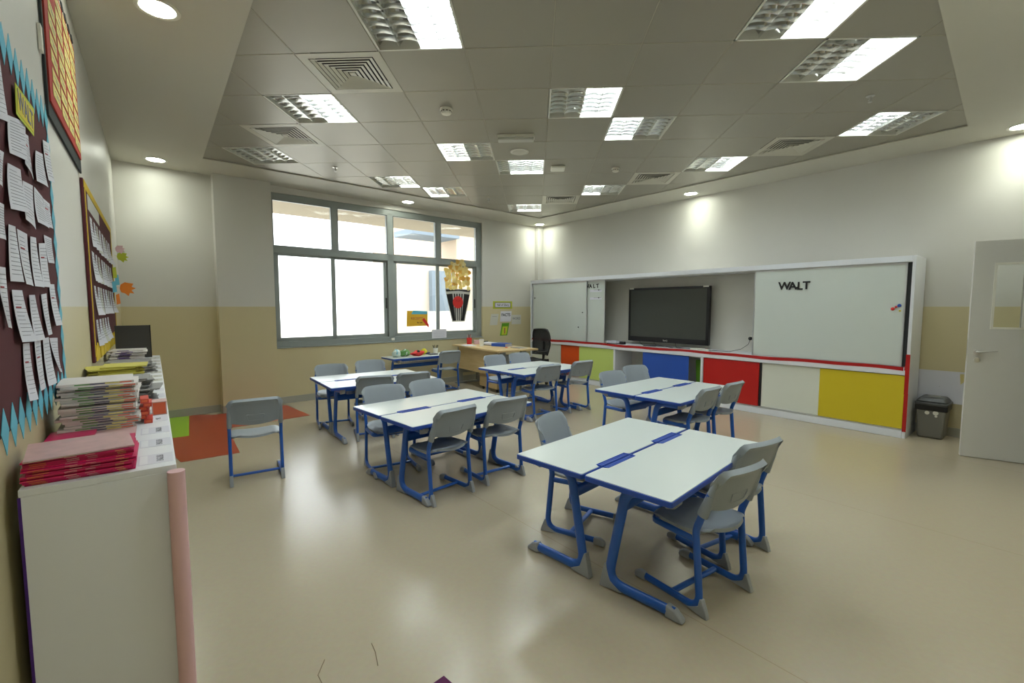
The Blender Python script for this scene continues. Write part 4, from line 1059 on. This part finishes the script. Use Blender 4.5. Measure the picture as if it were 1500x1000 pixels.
leaf(1.55, .09, 1.93, M['lime'], .075, 'yellow-green paper leaf at the upper edge of the yellow-bordered board', rot=2.6)
leaf(1.75, .085, 1.98, M['pinkroll'], .06, 'pink paper leaf beside the yellow-green one', rot=2.4)
for s, z, m_, l in ((1.62, 1.70, 'bluepaper', 'pale blue paper scrap on the far side of the yellow-bordered board'), (1.66, 1.52, 'orange', 'small orange paper scrap low on the yellow-bordered board'), (1.95, 1.75, 'lime', 'small lime paper scrap on the yellow-bordered board'), (2.1, 1.62, 'bluepaper', 'small blue paper scrap beside the lime scrap')):
    tag(MB().prism([(-.05, -.04), (.04, -.05), (.05, .04), (-.03, .055)], .0, .002, 'xz').build('paper_scrap', M[m_], loc=LW.p(s, .055, z), rz=LW.a-.25), l, 'paper')

# ------------------------------------------------------------ things on the window and back wall (room is on -y)
pc = thing('popcorn_cutout', 'paper popcorn tub with heaped popcorn stuck on the right window pane', 'window decoration', BW.p(3.345, .022, 0), BW.a)
tubp = [(-.30, 1.79), (.30, 1.79), (.155, 1.16), (-.145, 1.16)]
MB().prism(tubp, -.004, 0, 'xz').build('tub_backing', M['papergrey'], pc)
MB().prism([(-.285, 1.775), (.285, 1.775), (.275, 1.735), (.0, 1.755), (-.27, 1.735)], -.006, -.004, 'xz').build('tub_band', M['black'], pc)
for s in (-1, 1):
    MB().prism([(s*.27, 1.685), (s*.135, 1.70), (s*.075, 1.18), (s*.125, 1.18)][::s], -.006, -.004, 'xz').build('side_panel', M['black'], pc)
for k in range(4):
    x = -.09+k*.06; MB().prism([(x-.014, 1.70), (x+.014, 1.70), (x*.72+.010, 1.18), (x*.72-.010, 1.18)], -.006, -.004, 'xz').build('stripe', M['black'], pc)
m2 = MB().lathe([(.118, 0), (.118, .003)], n=28); xf(m2, lambda a, b, d: (a-.01, -.0065-d, b+1.535)); m2.build('red_disc', M['scarlet'], pc)
tx = text_mb('POP', .06, .0006, .002); xf(tx, lambda a, b, d: (a-.01, -.0105-d, b+1.56)); tx.build('lettering', M['redtape'], pc)
rnd = random.Random(11); pops = []
for r_ in range(9):
    z = 1.82+r_*.062; hw = .30 if r_ < 6 else .30-.055*(r_-5)
    nn = 8 if r_ < 7 else 6
    for k in range(nn):
        x = -hw+.045+k*(2*hw-.09)/(nn-1)+rnd.uniform(-.02, .02)
        if rnd.random() < .06: continue
        pops.append((x, z+rnd.uniform(-.018, .018), rnd.uniform(.038, .050)))
for (x, z, r) in pops[:76]:
    pts = []
    for k in range(12):
        a = 2*math.pi*k/12; rr = r*(1+.14*math.cos(3*a+x*50)); pts.append((x+rr*math.cos(a), z+rr*math.sin(a)))
    y = -.004-rnd.uniform(.0, .006)
    MB().prism(pts, y-.0015, y, 'xz').build('popcorn_piece', M[rnd.choice(['popcorn', 'popcorn', 'popcorn_pale', 'popcorn_deep'])], pc)

en = thing('yellow_pocket', 'yellow paper pocket with red lettering stuck on the third lower window pane', 'paper pocket', BW.p(2.462, .052, 1.235), BW.a)
MB().prism([(-.215, -.14), (.215, -.135), (.22, .12), (.12, .135), (-.2, .14)], -.004, 0, 'xz').build('pocket', M['kraft'], en)
MB().prism([(-.12, .08), (.2, .075), (.21, .13), (-.08, .145)], -.008, -.004, 'xz').build('inserted_card', M['bluepaper'], en)
tx = text_mb('RECEIPTS', .062, .0006, .0); xf(tx, lambda a, b, d: (a*1.0, -.0045-d, b)); tx.build('lettering', M['redink'], en)
tx = text_mb('for me', .04, .0006, .001); xf(tx, lambda a, b, d: (a+.05, -.0045-d, b-.075)); tx.build('lettering', M['ink'], en)
MB().prism([(.10, -.03), (.14, .01), (.24, -.12), (.23, -.17), (.2, -.14)], -.01, -.006, 'xz').build('red_cutout', M['scarlet'], en)
pp = thing('notice_sheet', 'pale blue-white sheet taped over the lower window frame', 'paper', BW.p(2.91, .024, .94), BW.a)
MB().box(-.16, .16, -.002, 0, -.08, .085).build('sheet', M['paper'], pp)
pr = MB()
for k in range(4): pr.box(-.12, .12, -.0026, -.002, -.05+k*.028, -.047+k*.028)
pr.build('print_lines', M['greyink'], pp)
tag(MB().box(1.93, 1.99, .005, .028, .862, .905).build('white_stop', M['plasticwhite'], loc=BW.p(0, 0), rz=BW.a, bevel=.005), 'small white block on the window frame bottom', 'window stop')

def wallcard(s, z, w, h, m_, name, lab, cat, skew=0.0, lines=(), border=None, y=-.003):
    t = thing(name, lab, cat, BW.p(s, y, z), BW.a)
    MB().prism([(-w/2-skew, -h/2), (w/2-skew, -h/2), (w/2+skew, h/2), (-w/2+skew, h/2)], -.0015, .0, 'xz').build('card', m_, t)
    return t
t = wallcard(4.45, 1.485, .52, .155, M['lime'], 'wall_sign', 'lime-edged nameplate sign highest on the wall right of the window', 'sign')
MB().box(-.215, .215, -.004, -.0015, -.052, .052).build('grey_frame', M['greyink'], t); MB().box(-.2, .2, -.005, -.004, -.04, .04).build('panel', M['paper'], t)
tx = text_mb('Hall of Glory', .062, .0005, .0008); xf(tx, lambda a, b, d: (a, -.0055-d, b)); tx.build('lettering', M['ink'], t)
t = wallcard(4.22, 1.185, .20, .23, M['papergrey'], 'wall_notice', 'leftmost plain grey-white sheet below the nameplate sign', 'notice', .02)
MB().box(-.05, .07, -.003, -.0015, .06, .066).build('print_lines', M['greyink'], t)
t = wallcard(4.535, 1.245, .30, .22, M['paper'], 'wall_notice', 'middle white notice with large dark lettering below the nameplate sign', 'notice', .01)
tx = text_mb('FACTS', .085, .0005, .002); xf(tx, lambda a, b, d: (a, -.002-d, b+.03)); tx.build('lettering', M['ink'], t)
t = wallcard(4.83, 1.175, .27, .2, M['papergrey'], 'wall_notice', 'rightmost pale notice with faint lettering below the nameplate sign', 'notice', .0)
tx = text_mb('WORD', .07, .0005, .001); xf(tx, lambda a, b, d: (a, -.002-d, b+.02)); tx.build('lettering', M['greyink'], t)
t = wallcard(4.50, .975, .20, .26, M['green'], 'wall_card', 'green card with yellow panel, lowest on the wall above the wooden desk', 'card', .03)
MB().prism([(-.085, -.115), (.045, -.115), (.085, .06), (-.055, .06)], -.003, -.0015, 'xz').build('yellow_panel', M['lime'], t)
MB().box(-.01, .012, -.0036, -.003, -.09, .03).build('print_lines', M['redink'], t)

# ------------------------------------------------------------ teacher's desk
td = thing('teacher_desk', 'light wooden teacher desk in the far corner, end against the window wall', 'desk', (-.753, 8.17, 0), R(-52))
# local x along the desk (away from wall), y to the right/back side
MB().box(-.80, .80, -.40, .40, .712, .74).build('desktop', M['maple'], td, bevel=.002)
MB().box(-.68, .64, -.33, -.312, .30, .70).build('modesty_panel', M['maple'], td)
for x in (-.75, .70):
    lg = MB().box(x-.03, x+.03, -.30, -.22, .03, .712).box(x-.03, x+.03, .10, .20, .03, .712).box(x-.035, x+.035, -.36, .36, 0, .03).box(x-.02, x+.02, -.22, .1, .2, .66)
    lg.build('leg', M['greymetal'], td, bevel=.004)
pdz = thing('drawer_pedestal', 'low wooden drawer pedestal on castors under the teacher desk', 'pedestal', (-.68, 7.90, 0), R(-52))
MB().box(-.28, .28, -.16, .26, .06, .60).build('body', M['maple'], pdz, bevel=.003)
for k in range(3): MB().box(-.262, .262, .26, .274, .08+k*.175, .245+k*.175).build('drawer', M['maple'], pdz, bevel=.002)
for sx in (-.22, .22):
    for sy in (-.12, .2):
        cs = MB().lathe([(.024, -.012), (.024, .012)], n=16); xf(cs, lambda a, b, d: (a+sx, d+sy, b+.025)); cs.box(sx-.012, sx+.012, sy-.014, sy+.014, .03, .06); cs.build('castor', M['black'], pdz)

# office chair
oc = thing('office_chair', 'black mesh-backed office chair behind the wooden teacher desk', 'office chair', (-.05, 8.45, 0), R(132))
for k in range(5):
    a = 2*math.pi*k/5+.3; MB().sweep([(0, 0, .09), (.15*math.cos(a), .15*math.sin(a), .085), (.27*math.cos(a), .27*math.sin(a), .06)], [.025, .02, .014], [.02, .016, .012], side=None).build('base_spoke', M['black'], oc, smooth=50)
    cs = MB().lathe([(.026, -.02), (.026, .02)], n=16); xf(cs, lambda p, q, d: (p+.27*math.cos(a), q*0+d+.27*math.sin(a), q+.028)); cs.build('castor', M['black'], oc)
MB().lathe([(.028, .08), (.028, .24), (.018, .25), (.018, .40)], n=20).build('gas_column', M['black'], oc, smooth=40)
def oseat(u, v): w = 2*u-1; return (w*.24*(1-.1*(2*v-1)**4), -.22+.45*v, .445+.015*w*w-.03*max(0, v-.8)/.2)
MB().sheet(oseat, 14, 14, .06).build('seat', M['mesh'], oc, smooth=60)
def oback(u, v):
    w = 2*u-1; z = .56+.46*v; hw = .205+.03*math.sin(math.pi*v*.9)-.03*max(0, v-.85)/.15
    return (w*hw, -.26+.07*w*w-.02*v+.05*math.sin(math.pi*v)*-1*.6, z+.01*(1-w*w)*v)
MB().sheet(oback, 16, 16, .006).build('mesh_back', M['backmesh'], oc, smooth=60)
rim = [oback(0, v/8) for v in range(9)]+[oback(u/8, 1) for u in range(1, 9)]+[oback(1, 1-v/8) for v in range(1, 9)]+[oback(1-u/8, 0) for u in range(1, 9)]
MB().sweep(rim, .014, .014, n=8).build('back_frame', M['black'], oc, smooth=60)
MB().sweep(fillet([(0, -.1, .41), (0, -.27, .42), (0, -.30, .60), (0, -.285, .80)], .06, 5), .03, .014, side=(1, 0, 0)).build('back_support', M['black'], oc, smooth=50)
for sx in (-1, 1):
    MB().sweep(fillet([(sx*.2, 0, .42), (sx*.29, 0, .43), (sx*.29, 0, .62)], .04, 5), .016, .012, side=(0, 1, 0)).box(sx*.29-.035, sx*.29+.035, -.12, .12, .62, .645).build('armrest', M['black'], oc, bevel=.004)

# ------------------------------------------------------------ things on the teacher desk
def TD(x, y, z=.74): a = R(-52); return (-.753+x*math.cos(a)-y*math.sin(a), 8.17+x*math.sin(a)+y*math.cos(a), z)
t = thing('pen_pot', 'red pen pot with pencils at the window end of the teacher desk', 'pen pot', TD(-.68, -.10))
MB().lathe([(.045, 0), (.05, .12), (.046, .12), (.042, .01)], n=20).build('pot', M['scarlet'], t, smooth=40)
for k in range(6):
    a = k*1.05; MB().sweep([(.015*math.cos(a), .015*math.sin(a), .01), (.035*math.cos(a), .035*math.sin(a), .17+.01*(k % 3))], .004, .004, n=6).build('pencil', M[['plasticwhite', 'scarlet', 'black'][k % 3]], t)
t = thing('pink_box', 'small pink box beside the red pen pot on the teacher desk', 'box', TD(-.60, .02), .3)
MB().box(-.05, .05, -.04, .04, 0, .07).build('body', M['pinkroll'], t, bevel=.003); MB().box(-.052, .052, -.042, .042, .06, .075).build('lid', M['pinkroll'], t, bevel=.002)
t = thing('paper_cup', 'white cylindrical cup in the middle of the teacher desk', 'cup', TD(-.13, -.16))
MB().lathe([(.034, 0), (.042, .115), (.039, .115), (.032, .01)], n=20).build('body', M['plasticwhite'], t, smooth=40); MB().lathe([(.044, .112), (.044, .122), (.04, .124)], n=20).build('lid', M['paper'], t)
t = thing('blue_binder', 'blue ring binder lying on the teacher desk near the wall signs', 'binder', TD(.05, .16), R(-30))
MB().box(-.15, .15, -.12, .12, 0, .003).box(-.15, .15, -.12, .12, .05, .053).box(-.15, .15, -.12, -.117, 0, .053).build('cover', M['door_blue'], t)
MB().box(-.14, .14, -.11, .11, .004, .045).build('pages', M['paper'], t)
t = thing('document_stack', 'stack of white papers in a dark tray on the teacher desk', 'papers', TD(-.30, .12), R(-40))
MB().box(-.16, .16, -.11, .11, 0, .01).box(-.16, -.155, -.11, .11, 0, .06).build('tray', M['black'], t); MB().box(-.15, .15, -.10, .10, .01, .045).build('paper_stack', M['paper'], t)
t = thing('loose_sheets', 'white loose sheets at the near window end of the teacher desk', 'papers', TD(-.45, -.25), R(-60))
MB().box(-.15, .15, -.1, .1, 0, .003).build('top_sheet', M['paper'], t); MB().box(-.13, .17, -.12, .08, 0, .0015).build('lower_sheet', M['papergrey'], t)
t = thing('orange_lid', 'tiny orange lid on the middle of the teacher desk', 'lid', TD(.38, .03))
MB().lathe([(.025, 0), (.025, .012), (.02, .014)], n=18).build('body', M['bookorange'], t)
t = thing('notebook', 'thin grey notebook near the chair side of the teacher desk', 'notebook', TD(.52, .2), R(-50))
MB().box(-.13, .13, -.09, .09, 0, .008).build('cover', M['greybook'], t, bevel=.002); MB().box(-.125, .132, -.085, .085, .002, .006).build('pages', M['pages'], t)

# ------------------------------------------------------------ things on the single desk
def WDk(x, y, z=.612): a = R(44); return (-1.976+x*math.cos(a)-y*math.sin(a), 7.767+x*math.sin(a)+y*math.cos(a), z)
def blob(mb, rx, ry, rz_, seed, n=14, m_=10, amp=.18):
    rnd = random.Random(seed); ph = [rnd.uniform(0, 6) for _ in range(4)]; vs = []; fs = []
    for i in range(m_+1):
        th_ = math.pi*i/m_
        for j in range(n):
            a = 2*math.pi*j/n; k = 1+amp*math.sin(3*a+ph[0]+2*th_)+amp*.6*math.sin(5*th_+ph[1]+a)
            vs.append((rx*k*math.sin(th_)*math.cos(a), ry*k*math.sin(th_)*math.sin(a), max(0, rz_*(1+k*math.cos(th_))*.55)))
    for i in range(m_):
        for j in range(n): fs.append((i*n+j, (i+1)*n+j, (i+1)*n+(j+1) % n, i*n+(j+1) % n))
    return mb.add(vs, fs)
def packet(name, x, y, rx, ry, rz_, m_, band, seed, lab, rot=0.0):
    t = thing(name, lab, 'packet', WDk(x, y), R(44)+rot)
    blob(MB(), rx, ry, rz_, seed).build('body', M[m_], t, smooth=50)
    blob(MB(), rx*.35, ry*.9, rz_*1.08, seed+5, amp=.1).build('printed_band', M[band], t, smooth=50)
packet('snack_packet', -.45, .0, .07, .06, .11, 'clearplastic', 'bluepaper', 1, 'clear and white plastic packet at the left end of the single desk')
packet('snack_packet', -.27, .04, .09, .07, .10, 'bookgreen', 'clearplastic', 2, 'green and clear plastic packet next to the clear one on the single desk')
packet('snack_packet', -.07, -.04, .12, .07, .08, 'scarlet', 'darkgreen', 3, 'red crumpled packet in the middle-left of the single desk')
packet('snack_packet', .12, .09, .06, .05, .09, 'yellowpaper', 'lime', 4, 'bright yellow crumpled packet in the middle of the single desk')
t = thing('brush_pot', 'white pot of dark brushes at the right of the single desk', 'pot', WDk(.38, .12))
MB().lathe([(.04, 0), (.045, .10), (.041, .10), (.038, .01)], n=20).build('pot', M['plasticwhite'], t, smooth=40)
for k in range(6):
    a = k*1.05; MB().sweep([(.01*math.cos(a), .01*math.sin(a), .01), (.05*math.cos(a), .05*math.sin(a), .15)], .004, .004, n=6).build('brush', M['black'], t)
t = thing('black_tray', 'flat black tray on the single desk beside the brush pot', 'tray', WDk(.25, .0), R(44))
MB().box(-.08, .08, -.05, .05, 0, .012).build('base', M['black'], t, bevel=.003); MB().box(-.07, .07, -.04, .04, .012, .016).build('contents', M['greybook'], t)
t = thing('dark_pen_case', 'small dark pen case between the yellow packet and the black tray', 'pen case', WDk(.22, .13), R(60))
MB().box(-.05, .05, -.02, .02, 0, .03).build('body', M['booknavy'], t, bevel=.008, seg=3); MB().box(-.045, .045, -.002, .002, .029, .031).build('zip', M['chrome'], t)
